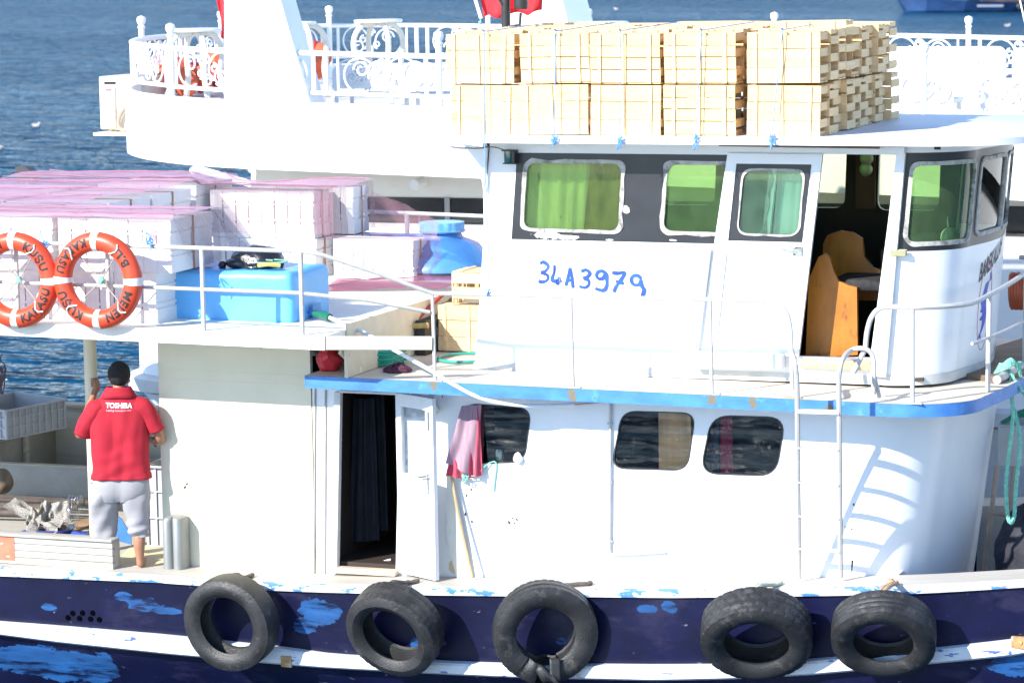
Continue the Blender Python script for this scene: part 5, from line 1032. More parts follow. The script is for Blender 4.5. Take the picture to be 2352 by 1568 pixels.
m = MB(); c_ = P(1162, 60, y=1.75); m.lathe([(.042, ZROOF), (.042, c_.z + 1.6), (0, c_.z + 1.6)], 16, Matrix.Translation((c_.x, 1.75, 0))); m.build('mast', mat('mast_black', (.025, .025, .028), .4, var=.3, stain=((.2, .16, .14), 9, (1, 1, .4), .68, .1)), boat)
m = MB(); m.tube(on([(1168, 62), (1194, 57), (1196, 30)], y=1.72), .014, 8); m.lathe([(0, 0), (.06, 0), (.065, .05), (.055, .25), (0, .25)], 14, Matrix.Translation(P(1197, 22, y=1.72))); m.tube(on([(1142, -8), (1156, 12)], y=1.72), .016, 6); m.build('mast_lamp', mat('mast_black', (.02, .02, .02)), boat)
m = MB(); m.tube(on([(2338, -20), (2356, 60), (2372, 150)], y=1.6), .008, 6); m.build('whip_antenna', FW, boat)
# distant blue boat
def seaP(px, py): return seapt(px, py)
fb = thing('cargo_boat', 'distant blue wooden boat at the top right of the sea', 'boat', tuple(seaP(2080, 28))); b0 = seaP(2080, 28); b1 = seaP(2345, 26); ax = (b1 - b0); LB = 22; ax.normalize(); ay = V((-ax.y, ax.x, 0)); sc = (b0 - CAM).length / FOC
m = MB(); rings = []
for s_, hw, zt_, rx in ((-1.25, .05, 1.75, 0), (-.2, .5, 1.55, 0), (1.5, 1.5, 1.3, 0), (5, 2.4, 1.05, 0), (10, 2.6, .85, 0), (16, 2.4, .85, 0), (20, 1.5, 1.05, 0)):
    z0_ = -.35; o = b0 + ax * s_; bx = max(0, -s_) ; rings.append([o + ay * (-hw) + V((0, 0, zt_)), o + ax * bx + ay * (-hw * .8) + V((0, 0, .1)), o + ax * bx + ay * (-hw * .5) + V((0, 0, z0_)), o + ax * bx + ay * (hw * .5) + V((0, 0, z0_)), o + ax * bx + ay * (hw * .8) + V((0, 0, .1)), o + ay * hw + V((0, 0, zt_))])
m.loft(rings, closed=True); m.build('boat_hull', mat('far_blue', (.018, .06, .17), .5, var=.2, scale=1.2), fb, smooth=0)
m = MB()
for s_, l_ in ((6, 2.6), (10, 1.3), (12, 2), (15.5, 3.2)): o = b0 + ax * s_ + ay * -2.63 + V((0, 0, .55)); m.bar(o, o + ax * l_, .05, .2)
m.build('pale_stripe', mat('far_stripe', (.35, .38, .45), .6), fb)
m = MB()
for s_ in (10.3, 14.2, 15.8, 18.2): o = b0 + ax * s_ + ay * -2.7 + V((0, 0, .45)); m.ball(o, (.3, .3, .4), 8)
m.build('fenders', rubber(), fb)
m = MB(); o = b0 + ax * 7 + V((0, 0, .9)); m.bar(o + V((0, 0, .8)), o + ax * 12 + V((0, 0, .8)), 3.2, 1.6); m.build('deck_house', mat('far_house', (.10, .07, .06), .6, var=.5, scale=.8), fb)
m = MB(); m.bar(b0 + ax * 4 + V((0, 0, 2.4)), b0 + ax * 19 + V((0, 0, 2.4)), 4, .12); m.build('awning', mat('far_awning', (.5, .55, .6), .6), fb)
for s_, cn, cc in ((17.5, 'orange cargo sack', (.6, .15, .04)), (16.6, 'white cargo sack', (.6, .6, .6)), (12, 'grey cargo drum', (.4, .4, .42))):
    m = MB(); o = b0 + ax * s_ + ay * -2.2 + V((0, 0, 1.25)); m.ball(o, (.35, .35, .5), 10); m.jitter(.08, 3); tag(m.build('cargo_sack', mat('far_' + cn[:4], cc, .7)), cn + ' on the deck of the distant blue boat', 'cargo')
# gulls resting on the water
gm = mat('gull_white', (.45, .43, .41), .7); gg = mat('gull_grey', (.34, .33, .33), .7)
def gull(px, py, s_, flip, label):
    o = seaP(px, py); t = thing('gull', label, 'bird', tuple(o), 'gulls resting on the water'); s_ *= 1
    m = MB(); m.ball(o + V((0, 0, .05)) * s_, (.20 * s_, .10 * s_, .09 * s_), 12); m.ball(o + V((.17 * flip, 0, .16)) * s_, (.06 * s_, .05 * s_, .06 * s_), 10); m.tube([o + V((.10 * flip, 0, .06)) * s_, o + V((.16 * flip, 0, .15)) * s_], [.07 * s_, .045 * s_], 8); m.build('body', gm, t)
    m = MB(); m.ball(o + V((-.06 * flip, -.03, .10)) * s_, (.19 * s_, .08 * s_, .05 * s_), 10); m.build('wing', gg, t)
gull(83, 291, .8, 1, 'white gull floating on the sea left of the air conditioner'); gull(-2, 343, .8, -1, 'white gull floating at the left picture edge'); gull(2314, 61, 1.1, 1, 'tiny gull floating below the distant blue boat'); gull(1416, 23, 1.1, -1, 'tiny gull floating on the far sea above the crates')
# ------------------------------------------------------------------ aft working deck
ZM = {'M': (0, 884.4, .2759)}; ZO.update(ZM)
def deckz(x): return ztop(x) + .002
ow = oldwood(); pw = mat('painted_planks', (.42, .40, .35), .65, var=.1, scale=4, st=(.3, 1, 5), stain=((.42, .28, .15), 3, (.6, 1, 2.5), .60, .1), stain2=((.25, .16, .10), 7, (.4, 1, 4), .68, .06), bump=.4, bscale=16, bst=(.2, 1, 3))
shade_w = mat('shaded_paint', (.27, .255, .215), .65, var=.15, scale=3, stain=((.30, .22, .15), 5, (1, 1, 3), .62, .1), bump=.3, bscale=12)  # base colour darkened to deepen the shade under the upper deck
# low plank box along the rail
bx = thing('plank_box', 'low box of weathered white planks with an orange painted end on the deck', 'box', (-5.6, -.3, deckz(-5))); xe = P(*q('M', 938, 1400)[0], y=-.33).x
zb0 = deckz(-4.3); H_ = .255
for k in range(4):
    m = MB(); z0_, z1_ = zb0 + H_ * k / 4, zb0 + H_ * (k + 1) / 4 - .004; m.box((-6.4, -.335, z0_), (xe, -.285 - (.03 if k == 3 else 0) * 0, z1_), .004); m.build('plank', pw, bx)
m = MB(); m.box((xe - .02, -.283, zb0), (xe, -.19, zb0 + H_ - .004), .003); m.box((-6.4, -.36, zb0 + H_), (xe + .006, -.20, zb0 + H_ + .022), .004); m.build('cap_board', pw, bx)
m = MB(); xo = P(*q('M', 125, 1400)[0], y=-.33).x; m.box((-6.4, -.3385, zb0 + .03), (xo, -.3355, zb0 + H_ - .005)); m.build('orange_paint', mat('orange_paint', (.52, .16, .09), .6, var=.2, scale=8, stain=((.55, .50, .42), 7, (1, 1, 2), .64, .06)), bx)
# partitions and the port bulwark
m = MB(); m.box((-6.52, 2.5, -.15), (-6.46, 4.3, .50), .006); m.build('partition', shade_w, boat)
m = MB(); m.box((-6.54, 2.45, .50), (-6.44, 4.3, .53), .006); m.build('partition_cap', ow, boat)
m = MB(); m.box((-6.455, 2.95, -.15), (-6.42, 3.03, .48), .004); m.build('partition_post', ow, boat)
m = MB(); m.box((-7.3, 2.40, -.15), (-4.6, 2.46, .29), .006); m.build('hatch_board', mat('shaded_hatch_paint', (.29, .285, .26), .65, var=.15, scale=3, stain=((.30, .16, .12), 6, (1, 1, 1.6), .64, .06), stain2=((.50, .48, .42), 5, (1, 1, .4), .66, .05), bump=.25), boat)  # board colour lowered as well, standing in for deeper shade
m = MB(); m.box((-7.3, 2.39, .29), (-4.6, 2.48, .305), .004); m.box((-6.2, 2.375, -.15), (-4.6, 2.395, -.02), .004); m.build('hatch_rail', ow, boat)
m = MB(); zp = P(*q('G', 700, 748)[0], y=3.72).z; m.box((-7.4, 3.66, -.2), (-4.0, 3.73, zp), .006); m.build('port_bulwark', pw, boat)
m = MB(); m.box((-7.4, 3.60, zp), (-4.0, 3.82, zp + .03), .006); m.build('port_cap', ow, boat)
# old brown float ball
c = P(*q('M', 15, 800)[0], y=1.9); m = MB(); m.ball(c, (.115, .115, .13), 20); m.jitter(.012, 12); tag(m.build('float_ball', mat('old_float', (.16, .12, .08), .6, var=.4, scale=12)), 'old brown net float against the hatch board at the left edge', 'float')
m = MB()
for k in range(5): m.tube([V((-6.6, 1.2 + .1 * k, .0 + .03 * k)), V((-5.2, 1.5 + .14 * k, .01 + .03 * (k % 2)))], .028, 8)
tag(m.build('pole_bundle', mat('dark_poles', (.09, .07, .06), .8, var=.4)), 'bundle of dark poles lying in the shade on the aft deck', 'poles')
# grey plastic crates
gp = mat('grey_plastic', (.40, .42, .46), .5, var=.06, scale=4)
def gcrate(name_label, corner, ex, ey, H_):     # corner on the bottom, edge vectors, ribbed sides
    t = thing('plastic_crate', name_label, 'crate', tuple(corner), 'grey plastic fish crates'); o = V(corner); ex, ey = V(ex), V(ey); u, v = ex.normalized(), ey.normalized(); up = V((0, 0, 1)); th = .012
    m = MB()
    def wall(p, d, n_): m.add([p, p + d, p + d + up * H_, p + up * H_, p + n_ * th, p + d + n_ * th, p + d + n_ * th + up * H_, p + n_ * th + up * H_], [(0, 1, 2, 3), (5, 4, 7, 6), (3, 2, 6, 7), (0, 4, 5, 1), (0, 3, 7, 4), (1, 5, 6, 2)])
    wall(o, ex, v); wall(o + ey - v * th, ex, v); wall(o, ey, u); wall(o + ex - u * th, ey, u); m.add([o + up * .01, o + ex + up * .01, o + ex + ey + up * .01, o + ey + up * .01], [(0, 1, 2, 3)]); m.build('crate_body', gp, t, smooth=0)
    m = MB(); out_ = .022
    for p, d, n_ in ((o, ex, -v), (o + ex, ey, u), (o + ey, ex, v), (o, ey, -u)):
        for hz in (.0, H_ * .35, H_ * .68): m.bar(p + n_ * out_ / 2 + up * (hz + .008), p + d + n_ * out_ / 2 + up * (hz + .008), out_, .012)
        L = d.length; n = max(4, int(L / .085))
        for k in range(n + 1): a_ = p + d * (k / n) + n_ * out_ / 2; m.bar(a_, a_ + up * H_, .012, out_, up=tuple(d.normalized()))
    m.build('ribs', gp, t, smooth=0)
    m = MB(); rim_ = [o - u * .025 - v * .025, o + ex + u * .025 - v * .025, o + ex + ey + u * .025 + v * .025, o + ey - u * .025 + v * .025]
    for a_, b_ in zip(rim_, rim_[1:] + rim_[:1]): m.bar(a_ + up * H_, b_ + up * H_, .03, .02, .004)
    m.build('rim', gp, t); return t
zc = .92; A_ = P(*q('M', 50, 212)[0], z=zc); B_ = P(*q('M', 530, 120)[0], z=zc); C_ = P(*q('M', 118, 62)[0], z=zc)
ey_ = V((B_.x - A_.x, B_.y - A_.y, 0)); eL = V((C_.x - B_.x, C_.y - B_.y, 0)); 
gcrate('open grey plastic crate behind the partition at the left edge', (A_.x + eL.x, A_.y + eL.y, zc - .29), tuple(-eL), tuple(ey_), .29)
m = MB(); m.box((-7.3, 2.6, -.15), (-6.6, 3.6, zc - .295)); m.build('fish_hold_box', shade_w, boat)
gx = P(*q('M', 1228, 900)[0], y=.72).x; gcrate('grey ribbed plastic crate between the man and the cream wall', (gx, .72, deckz(-4) + .005), (.9, 0, 0), (0, .5, 0), P(*q('M', 1290, 680)[0], y=.72).z - deckz(-4))
# deck boards, blue sheets, tray of newspaper
brm = mat('brown_board', (.30, .19, .11), .7, var=.25, scale=6, st=(.4, 1, 3))
for (c4, lb) in ((((600, 1120), (745, 1105), (745, 1160), (640, 1200)), 'brown board on the deck behind the newspaper tray'), (((1235, 1200), (1350, 1205), (1350, 1240), (1240, 1280)), 'brown board on the deck behind the bare foot')):
    z_ = deckz(-4.4); pts = [P(*q('M', *p)[0], z=z_ + .02) for p in c4]; m = MB(); m.loft([[V((p.x, p.y, z_ + .001)) for p in pts], [V((p.x, p.y, z_ + .02)) for p in pts]]); tag(m.build('deck_board', brm), lb, 'board')
z_ = deckz(-4.4); pts = [P(*q('M', *p)[0], z=z_ + .004) for p in ((985, 1440), (1110, 1310), (1365, 1290), (1365, 1480), (1240, 1510), (985, 1500))]
m = MB(); m.loft([[V((p.x, p.y, z_ + .0015)) for p in pts], [V((p.x, p.y, z_ + .006)) for p in pts]]); tag(m.build('cardboard_sheet', mat('cardboard', (.66, .56, .36), .8, var=.08)), 'pale yellow cardboard sheet under the bare foot', 'cardboard')
bs = mat('blue_sheet', (.03, .07, .42), .45, var=.2, scale=5); pts = [P(*q('M', *p)[0], z=z_ + .05) for p in ((160, 1205), (215, 1185), (720, 1200), (735, 1275), (240, 1255))]
m = MB(); m.loft([[V((p.x, p.y, z_ + .002)) for p in pts], [V((p.x, p.y, z_ + .035)) for p in pts]]); tag(m.build('blue_board', bs), 'dark blue plastic board under the tray of newspapers', 'board')
p0 = P(*q('M', 560, 1262)[0], z=z_ + .05); m = MB(); a_, b_, c3 = [P(*q('M', *p)[0], y=p0.y) for p in ((565, 1262), (605, 1215), (725, 1250))]
m.loft([[a_ + V((0, d, 0)), b_ + V((0, d, 0)), c3 + V((0, d, 0))] for d in (0, .03)]); tag(m.build('blue_scoop', bs), 'small dark blue scoop leaning beside the tray', 'scoop')
lb_ = mat('mid_blue_sheet', (.06, .20, .52), .4, var=.12); ps = [P(*q('M', *p)[0], y=.25) for p in ((975, 1085), (1010, 1110), (1090, 1250), (1092, 1325), (1000, 1300), (945, 1265))]
m = MB(); m.loft([[p + V((0, d, 0)) for p in ps] for d in (0, .012)]); tag(m.build('blue_sheet', lb_), 'blue plastic panel standing between the legs of the man', 'panel')
tc_ = P(*q('M', 440, 1195)[0], z=z_ + .07); tr = thing('metal_tray', 'round metal tray heaped with crumpled newspaper on the deck', 'tray', (tc_.x, tc_.y, z_ + .036))
m = MB(); m.lathe([(0, .002), (.17, .002), (.215, .045), (.225, .046), (.22, .04), (.175, -.002), (0, -.002)], 36, Matrix.Translation((tc_.x, tc_.y, z_ + .04)) @ Matrix.Diagonal((1, .8, 1, 1))); m.build('tray_dish', mat('tray_metal', (.5, .5, .5), .3, .9), tr)
news = mat('newspaper', (.34, .32, .29), .85, var=.1, scale=8, stain=((.10, .09, .09), 75, (1, 1, 2), .52, .06), stain2=((.35, .07, .06), 7, (1, 1, 1), .66, .05))
def paper(name, label, ctr, e1, e2, amp, seed, m_, cat='newspaper', parent=None, grp=None):
    m = MB(); ctr, e1, e2 = V(ctr), V(e1), V(e2); nn = e1.cross(e2).normalized()
    m.grid(14, 14, lambda u, v: ctr + e1 * (u - .5) + e2 * (v - .5) + nn * amp * (noise.noise(V((u * 3, v * 3, seed))) * 2 + abs(sin(u * 6 + seed)) * .6))
    return tag(m.build(name, m_, None, smooth=30), label, cat, grp)
T0 = V((tc_.x, tc_.y, z_ + .10))
paper('newspaper', 'long folded newspaper sticking out left of the tray', T0 + V((-.30, .02, .12)), (.34, 0, -.16), (.04, .2, .05), .02, 1, news)
paper('newspaper', 'upright sunlit newspaper sheet in the middle of the tray', T0 + V((-.10, .05, .12)), (.10, .06, -.06), (.06, .02, .2), .03, 2, news)
paper('newspaper', 'printed newspaper page standing at the right of the heap', T0 + V((.07, .06, .12)), (.15, .05, .02), (-.05, .05, .20), .02, 3, news)
paper('newspaper', 'crumpled newspaper lying at the front of the tray', T0 + V((-.03, -.08, .0)), (.34, .0, .02), (0, .14, .08), .05, 4, news)
paper('newspaper', 'crumpled newspaper on the left side of the tray', T0 + V((-.17, -.02, .04)), (.16, 0, -.04), (0, .16, .12), .05, 5, news)
plm = glass('clear_film', (.80, .82, .84), 3.0, .15); paper('clear_bag', 'clear plastic bag standing at the right of the newspapers', T0 + V((.20, .06, .15)), (.13, .03, .0), (.04, .03, .30), .05, 6, plm, 'bag')
fm_ = mat('fish_remains', (.14, .07, .06), .4, var=.6, scale=20); m = MB(); m.ball(T0 + V((0, 0, -.03)), (.17, .12, .04), 16); m.v = [v + noise.noise_vector(v * 22) * .022 for v in m.v]; m.build('scraps', fm_, tr)
paper('yellow_wrapper', 'yellow wrapper lying behind the newspaper tray', T0 + V((-.26, .25, .08)), (.12, 0, 0), (0, .1, .03), .02, 8, mat('yellow_paper', (.50, .45, .04), .6), 'wrapper')
# dark net hanging at the left edge under the aft deck
m = MB()
for k in range(9): m.tube(catmull([P(-4 + rnd.uniform(-6, 8), 805 + 8 * k, y=1.5), P(4 + rnd.uniform(-8, 10), 845, y=1.5), P(rnd.uniform(-6, 8), 905, y=1.5)], 5), .006, 5)
tag(m.build('hanging_cords', mat('dark_cord', (.08, .05, .07), .9)), 'tangle of dark cords hanging at the left edge under the upper deck', 'cords')
# things on the blue deck under the stringer
def blob(name, label, cat, c, r, m_, amp, fr, n=24):
    m = MB(); m.ball(c, r, n); m.v = [v + noise.noise_vector(v * fr) * amp + noise.noise_vector(v * fr * 2.7) * amp * .5 for v in m.v]; return tag(m.build(name, m_, smooth=50), label, cat)
zd = dz(-1.2); c = P(757, 846, y=-.12); blob('red_bag', 'crumpled red plastic bag under the white stringer on the blue deck', 'bag', V((c.x, -.12, zd + .10)), (.105, .10, .115), mat('red_plastic', (.50, .02, .04), .35, var=.2, bump=.8, bscale=24), .03, 12)
hc = P(862, 836, z=zd + .02); m = MB(); pts = []
for k in range(110): a_ = k * .35; r_ = .20 + .012 * sin(k * .9); pts.append(V((hc.x + r_ * cos(a_), hc.y + .15 + r_ * 1.25 * sin(a_), zd + .02 + .0012 * k + .01 * sin(a_ * 2))))
m.tube(pts, .014, 7); tag(m.build('hose_coil', mat('green_hose', (.01, .28, .18), .35, var=.1)), 'coil of green hose on the deck beside the red bag', 'hose')
hc2 = P(1060, 820, z=zd + .02); m = MB(); m.tube([V((hc2.x + .06 + .26 * cos(k * .2), hc2.y + .3 * sin(k * .2), zd + .018)) for k in range(34)], .014, 7); tag(m.build('hose_loop', mat('teal_hose', (.03, .30, .26), .35)), 'single loop of teal hose lying by the foot of the wheelhouse', 'hose')
nm = mat('purple_net', (.10, .03, .06), .9, var=.4, scale=30)
def heap(name, label, c, r, m_, n, th):
    rh = random.Random(len(label)); m = MB()
    for k in range(n):
        pts = []; a_ = rh.uniform(0, 6.28)
        for j in range(7): a_ += rh.uniform(-1.2, 1.2); d = rh.random() ** .5; pts.append(V((c.x + r[0] * d * cos(a_), c.y + r[1] * d * sin(a_), c.z + r[2] * (1 - d * .8) * rh.random() + .006)))
        m.tube(catmull(pts, 3), th, 4)
    return tag(m.build(name, m_), label, 'net')
c = P(908, 855, z=zd); heap('net_heap', 'small heap of purple netting on the edge of the blue deck', V((c.x, c.y + .05, zd)), (.13, .12, .09), nm, 90, .005)
c = P(880, 836, z=zd); heap('net_scrap', 'scrap of dark netting beside the green hose coil', V((c.x, c.y + .1, zd)), (.10, .12, .07), mat('dark_twine', (.04, .03, .045), .9), 45, .005)
m = MB(); a, b = P(*q('E', 392, 1055)[0], y=1.0), P(*q('E', 640, 1030)[0], y=1.0); m.tube([a, lerp(a, b, .5) + V((0, 0, .01)), b], .026, 9); tag(m.build('bamboo_stick', mat('bamboo', (.52, .36, .12), .5, var=.2, scale=14, st=(3, 1, 1))), 'bamboo stick jutting out left of the standing crate', 'stick')
m = MB(); a, b = P(*q('E', 555, 1005)[0], y=1.1), P(*q('E', 740, 828)[0], y=1.6); m.tube([a, b], .018, 8); tag(m.build('red_pole', mat('red_pole', (.40, .04, .03), .5)), 'thin red pole slanting behind the rail left of the crates', 'pole')
m = MB(); a = P(*q('E', 600, 1205)[0], z=zd); m.box((a.x - .06, a.y, zd + .001), (a.x + .10, a.y + .12, zd + .05), .004); tag(m.build('wood_block', brm), 'dark wood block on the deck left of the standing crate', 'block')
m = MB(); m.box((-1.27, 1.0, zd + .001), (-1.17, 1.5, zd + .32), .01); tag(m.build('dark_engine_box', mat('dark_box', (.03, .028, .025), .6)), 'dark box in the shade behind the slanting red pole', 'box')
# cloth, string and plank at the first lower window
ck = thing('curtain_cloth', 'pink and mauve curtain hanging out of the window beside the open door', 'curtain', tuple(P(1080, 1090, y=-.03)))
def drape(name, m_, top, bot, y0, amp, n=24):
    m = MB()
    def f(u, v):
        a_ = P(lerp(top[0][0], top[1][0], u), lerp(top[0][1], top[1][1], u), y=y0); b_ = P(lerp(bot[0][0], bot[1][0], u), lerp(bot[0][1], bot[1][1], u), y=y0 - .035)
        return a_.lerp(b_, v) + V((0, -.02 - amp * (.3 + .5 * v) * (1 + sin(u * pi * 3.1 + .6 + 1.5 * v)) + .015 * noise.noise(V((u * 4, v * 3, 2))), .0)) 
    m.grid(n, 12, f); return m.build(name, m_, ck, smooth=80)
drape('mauve_cloth', mat('mauve_cloth', (.32, .21, .26), .9, var=.2, scale=8, st=(3, 1, .4)), ((1064, 930), (1108, 928)), ((1030, 1060), (1094, 1094)), -.012, .035)
drape('pink_cloth', mat('pink_cloth', (.42, .06, .10), .9, var=.15), ((1090, 930), (1104, 930)), ((1082, 1096), (1110, 1090)), -.008, .03)
drape('pink_cloth', mat('pink_cloth', (.5, .1, .15)), ((1036, 1048), (1050, 1052)), ((1030, 1090), (1068, 1098)), -.03, .03)
m = MB(); m.plate(xz([(1088, 928), (1114, 932), (1110, 1060), (1096, 1062)], .02), (), .02, .024); m.build('inner_fold', mat('rose_cloth', (.33, .12, .13), .9), ck)
gr = [P(1028, 1082, y=-.07), P(1050, 1092, y=-.07), P(1075, 1093, y=-.08), P(1095, 1090, y=-.07), P(1112, 1072, y=-.04), P(1128, 1061, y=-.02), P(1140, 1064, y=-.015), P(1137, 1100, y=-.012), P(1134, 1128, y=-.012)]
twine('green_twine', 'green cord tying the curtain cloth to the window sill', gr, None, .006, [tuple(P(1068, 1094, y=-.08))], ropegreen())
m = MB(); m.tube([P(1036, 1085, y=-.06), P(1052, 1180, y=-.10), P(1085, 1325, y=-.14)], .013, 7); tag(m.build('broom_stick', mat('worn_stick', (.46, .34, .18), .7, var=.2)), 'worn wooden stick leaning on the wall beside the open door', 'stick')
m = MB(); pts = xz([(1026, 1085), (1040, 1100), (1068, 1240), (1082, 1328), (1050, 1328), (1026, 1240)], -.05); m.plate(pts, (), -.055, -.04); tag(m.build('leaning_board', mat('stained_white_board', (.64, .62, .55), .6, var=.06, stain=((.45, .30, .12), 5, (1, 1, .6), .62, .06))), 'stained white board leaning behind the open door', 'board')
blob('white_rag', 'small white rag on the sill of the first lower window', 'rag', P(1190, 1052, y=-.015), (.045, .03, .045), mat('rag_white', (.78, .78, .78), .9), .015, 20, 14)
m = MB(); c = P(1146, 1050, y=.07); m.box((c.x - .03, .06, c.z - .07), (c.x + .03, .10, c.z + .07), .012); tag(m.build('soap_bottle', mat('bottle_green', (.05, .30, .08), .3, stain=((.7, .7, .7), 9, (1, 1, 1), .52, .03))), 'green and white bottle inside the first lower window', 'bottle')
# bow side: ropes, pipes and clutter
gw = ropegreen(); yb_ = 1.25
def ropetwist(m, pts, r):
    c = catmull(pts, 8); 
    for ph in (0, 2.09, 4.19):
        o = []
        for i, p in enumerate(c):
            d = (c[min(i + 1, len(c) - 1)] - c[max(i - 1, 0)]).normalized(); n1 = d.orthogonal().normalized(); n2 = d.cross(n1); a_ = i * .9 + ph; o.append(p + (n1 * cos(a_) + n2 * sin(a_)) * r * .55)
        m.tube(o, r * .62, 5)
m = MB(); ropetwist(m, [P(2318, 850, y=1.15), P(2322, 880, y=1.1), P(2326, 960, y=1.1), P(2316, 1050, y=1.1), P(2310, 1120, y=1.1), P(2314, 1180, y=1.1), P(2322, 1200, y=1.1), P(2330, 1180, y=1.12), P(2334, 1110, y=1.15), P(2342, 1040, y=1.2), P(2340, 985, y=1.25), P(2326, 930, y=1.3)], .017)
for k in range(5): ropetwist(m, [P(2285 + 3 * k, 856 - 5 * k, y=1.10), P(2305, 848 - 3 * k, y=1.04), P(2325, 838 - 3 * k, y=1.05), P(2345, 832 + 8 * k, y=1.15)], .013)
ropetwist(m, [P(2318, 850, y=1.1), P(2335, 880, y=1.1), P(2360, 915, y=1.2)], .014); tag(m.build('green_rope', gw), 'light green rope wound round the bow rail, its loop hanging down', 'rope')
m = MB(); a, b = P(2290, 872, y=.85), P(2352, 838, y=1.6); m.tube([a, b], .038, 12); m.lathe([(.022, 0), (.038, 0)], 14, Matrix.Translation(a + V((0, -.001, 0))) @ Matrix.Rotation(pi / 2, 4, 'X')); o = m.build('steel_pipe', mat('scuffed_pipe', (.42, .40, .38), .5, .3, var=.3)); tag(o, 'scuffed steel pipe lying on the bow edge of the blue deck', 'pipe')
m = MB(); m.tube([a + V((-.06, .03, -.045)), b + V((-.06, .03, -.02))], .03, 10); tag(m.build('brown_pole', mat('brown_pole', (.20, .12, .08), .7)), 'brown wooden pole beside the scuffed steel pipe at the bow', 'pole')
zd2 = dz(3.9); pts = [P(*p, z=zd2 + .06) for p in ((2220, 856), (2262, 800), (2360, 770), (2400, 830), (2300, 862))]; m = MB(); m.loft([[V((p.x, p.y, zd2 + .003)) for p in pts], [V((p.x, p.y, zd2 + .05)) for p in pts]]); tag(m.build('bow_plank', mat('dark_plank', (.16, .11, .07), .7, var=.25, scale=5, st=(.4, 1, 1))), 'dark brown plank lying on the blue deck at the bow', 'plank')
# rack with grey panel, rope and tarpaulin on the fore deck
rk_ = thing('deck_rack', 'rusty legged rack with grey panel on the fore deck behind the house', 'rack', tuple(P(2300, 1290, y=1.9)))
a, b = P(2292, 980, y=1.9), P(2430, 1075, y=1.9); m = MB(); m.box((a.x, 1.9, b.z), (b.x, 1.95, a.z), .004); m.box((a.x, 1.9, a.z), (b.x, 2.7, a.z + .02), .004); m.build('grey_panel', mat('grey_panel', (.42, .42, .42), .6, var=.1), rk_)
rl = mat('rusty_leg', (.36, .27, .20), .7, var=.2, stain=((.3, .12, .04), 10, (1, 1, 1), .62, .1))
for p_, q_ in (((2290, 1070), (2262, 1300)), ((2330, 1070), (2312, 1260))): m = MB(); a1, b1 = P(*p_, y=1.93), P(*q_, y=1.75); b1 = a1 + (b1 - a1) * ((ztop(4.4) - .85 - a1.z) / (b1.z - a1.z)); m.tube([a1, b1], .022, 8); m.build('leg', rl, rk_)
m = MB(); a1, b1 = P(2278, 1178, y=1.75), P(2400, 1192, y=1.85); m.tube([a1, b1], .016, 8); m.build('cross_bar', rl, rk_)
m = MB()
for k in range(7): ropetwist(m, [V((a.x + .02 + .02 * k, 1.95, a.z + .03 + .012 * k)), V((a.x + .25, 2.0 + .02 * k, a.z + .10 + .02 * (k % 3))), V((a.x + .6, 2.05, a.z + .05 + .02 * k))], .016)
tag(m.build('rope_coil', mat('dark_green_rope', (.03, .22, .13), .8, var=.3, scale=30)), 'dark green rope heaped on the grey panel of the rack', 'rope')
tz = P(2330, 1300, y=1.2); blob('tarpaulin', 'dark folded tarpaulin heaped on the fore deck at the right edge', 'tarpaulin', V((tz.x + .22, 1.45, ztop(4.4) - .26)), (.44, .36, .62), mat('dark_tarp', (.02, .02, .03), .8, var=.5, scale=9, bump=.8, bscale=30), .06, 6, 30)
m = MB(); c = P(2322, 668, y=3.2); m.tube([V((c.x + .02 * k / 10 + .0, c.y + .13 * cos(k * .5), c.z + .16 * sin(k * .5))) for k in range(80)], .018, 6); tag(m.build('orange_hose', mat('orange_hose', (.45, .10, .04), .5, var=.3)), 'coil of orange hose hanging beyond the front of the wheelhouse', 'hose')

# rusty plates bolted over the joints of the rub rail
for px, py, w_ in ((2336, 1482, .07), (662, 1516, .05)):
    c = P(px, py, y=-.43); yb3 = yg(c.x) - .022; m = MB(); m.box((c.x - w_, yb3 - .006, c.z - .05), (c.x + w_, yb3 + .03, c.z + .05), .004); m.ball(V((c.x + .01, yb3 - .008, c.z)), (.018, .012, .018), 8); m.jitter(.006, 14)
    m.build('rail_plate', mat('rust_plate', (.38, .22, .09), .7, var=.35, scale=14, stain=((.55, .52, .46), 10, (1, 1, 1), .56, .06)), boat)
# small fittings on the lower wall
m = MB(); c = P(1022, 908, y=-.01); m.tube([V((c.x + .02 * cos(k * .5), -.02, c.z + .025 * sin(k * .5))) for k in range(9)], .004, 5); m.build('wall_hook', mat('hook_dark', (.05, .04, .04), .5), boat)
m = MB(); m.tube(catmull(on([(1028, 336), (1090, 341), (1135, 338), (1175, 352)], y=.28), 5), .005, 5); m.build('roof_cable', mat('cable_grey', (.12, .10, .09), .6), boat)
m = MB(); m.tube(on([(1258, 545), (1285, 640), (1305, 742)], y=YU - .012), .0022, 4); m.build('thin_line', mat('line_grey', (.45, .44, .42), .7), boat)
spk = mat('rust_specks', (.10, .05, .04), .7); rs_ = random.Random(9); m = MB()
for px, py, n_, sx, sy in ((1115, 980, 5, 10, 40), (1170, 1200, 6, 18, 12), (600, 800, 3, 6, 10), (430, 1150, 6, 6, 40), (1500, 905, 3, 14, 6), (1960, 1180, 4, 20, 60), (1075, 1140, 8, 10, 60)):
    for _ in range(n_):
        c = P(px + rs_.uniform(-sx, sx), py + rs_.uniform(-sy, sy), y=-.001); r_ = rs_.uniform(.004, .011); m.plate([(c.x + r_ * cos(k) * rs_.uniform(.6, 1.2), c.z + r_ * 1.4 * sin(k) * rs_.uniform(.6, 1.2)) for k in [j * .9 for j in range(7)]], (), -.0062, -.0048)
m.build('paint_specks', spk, boat)
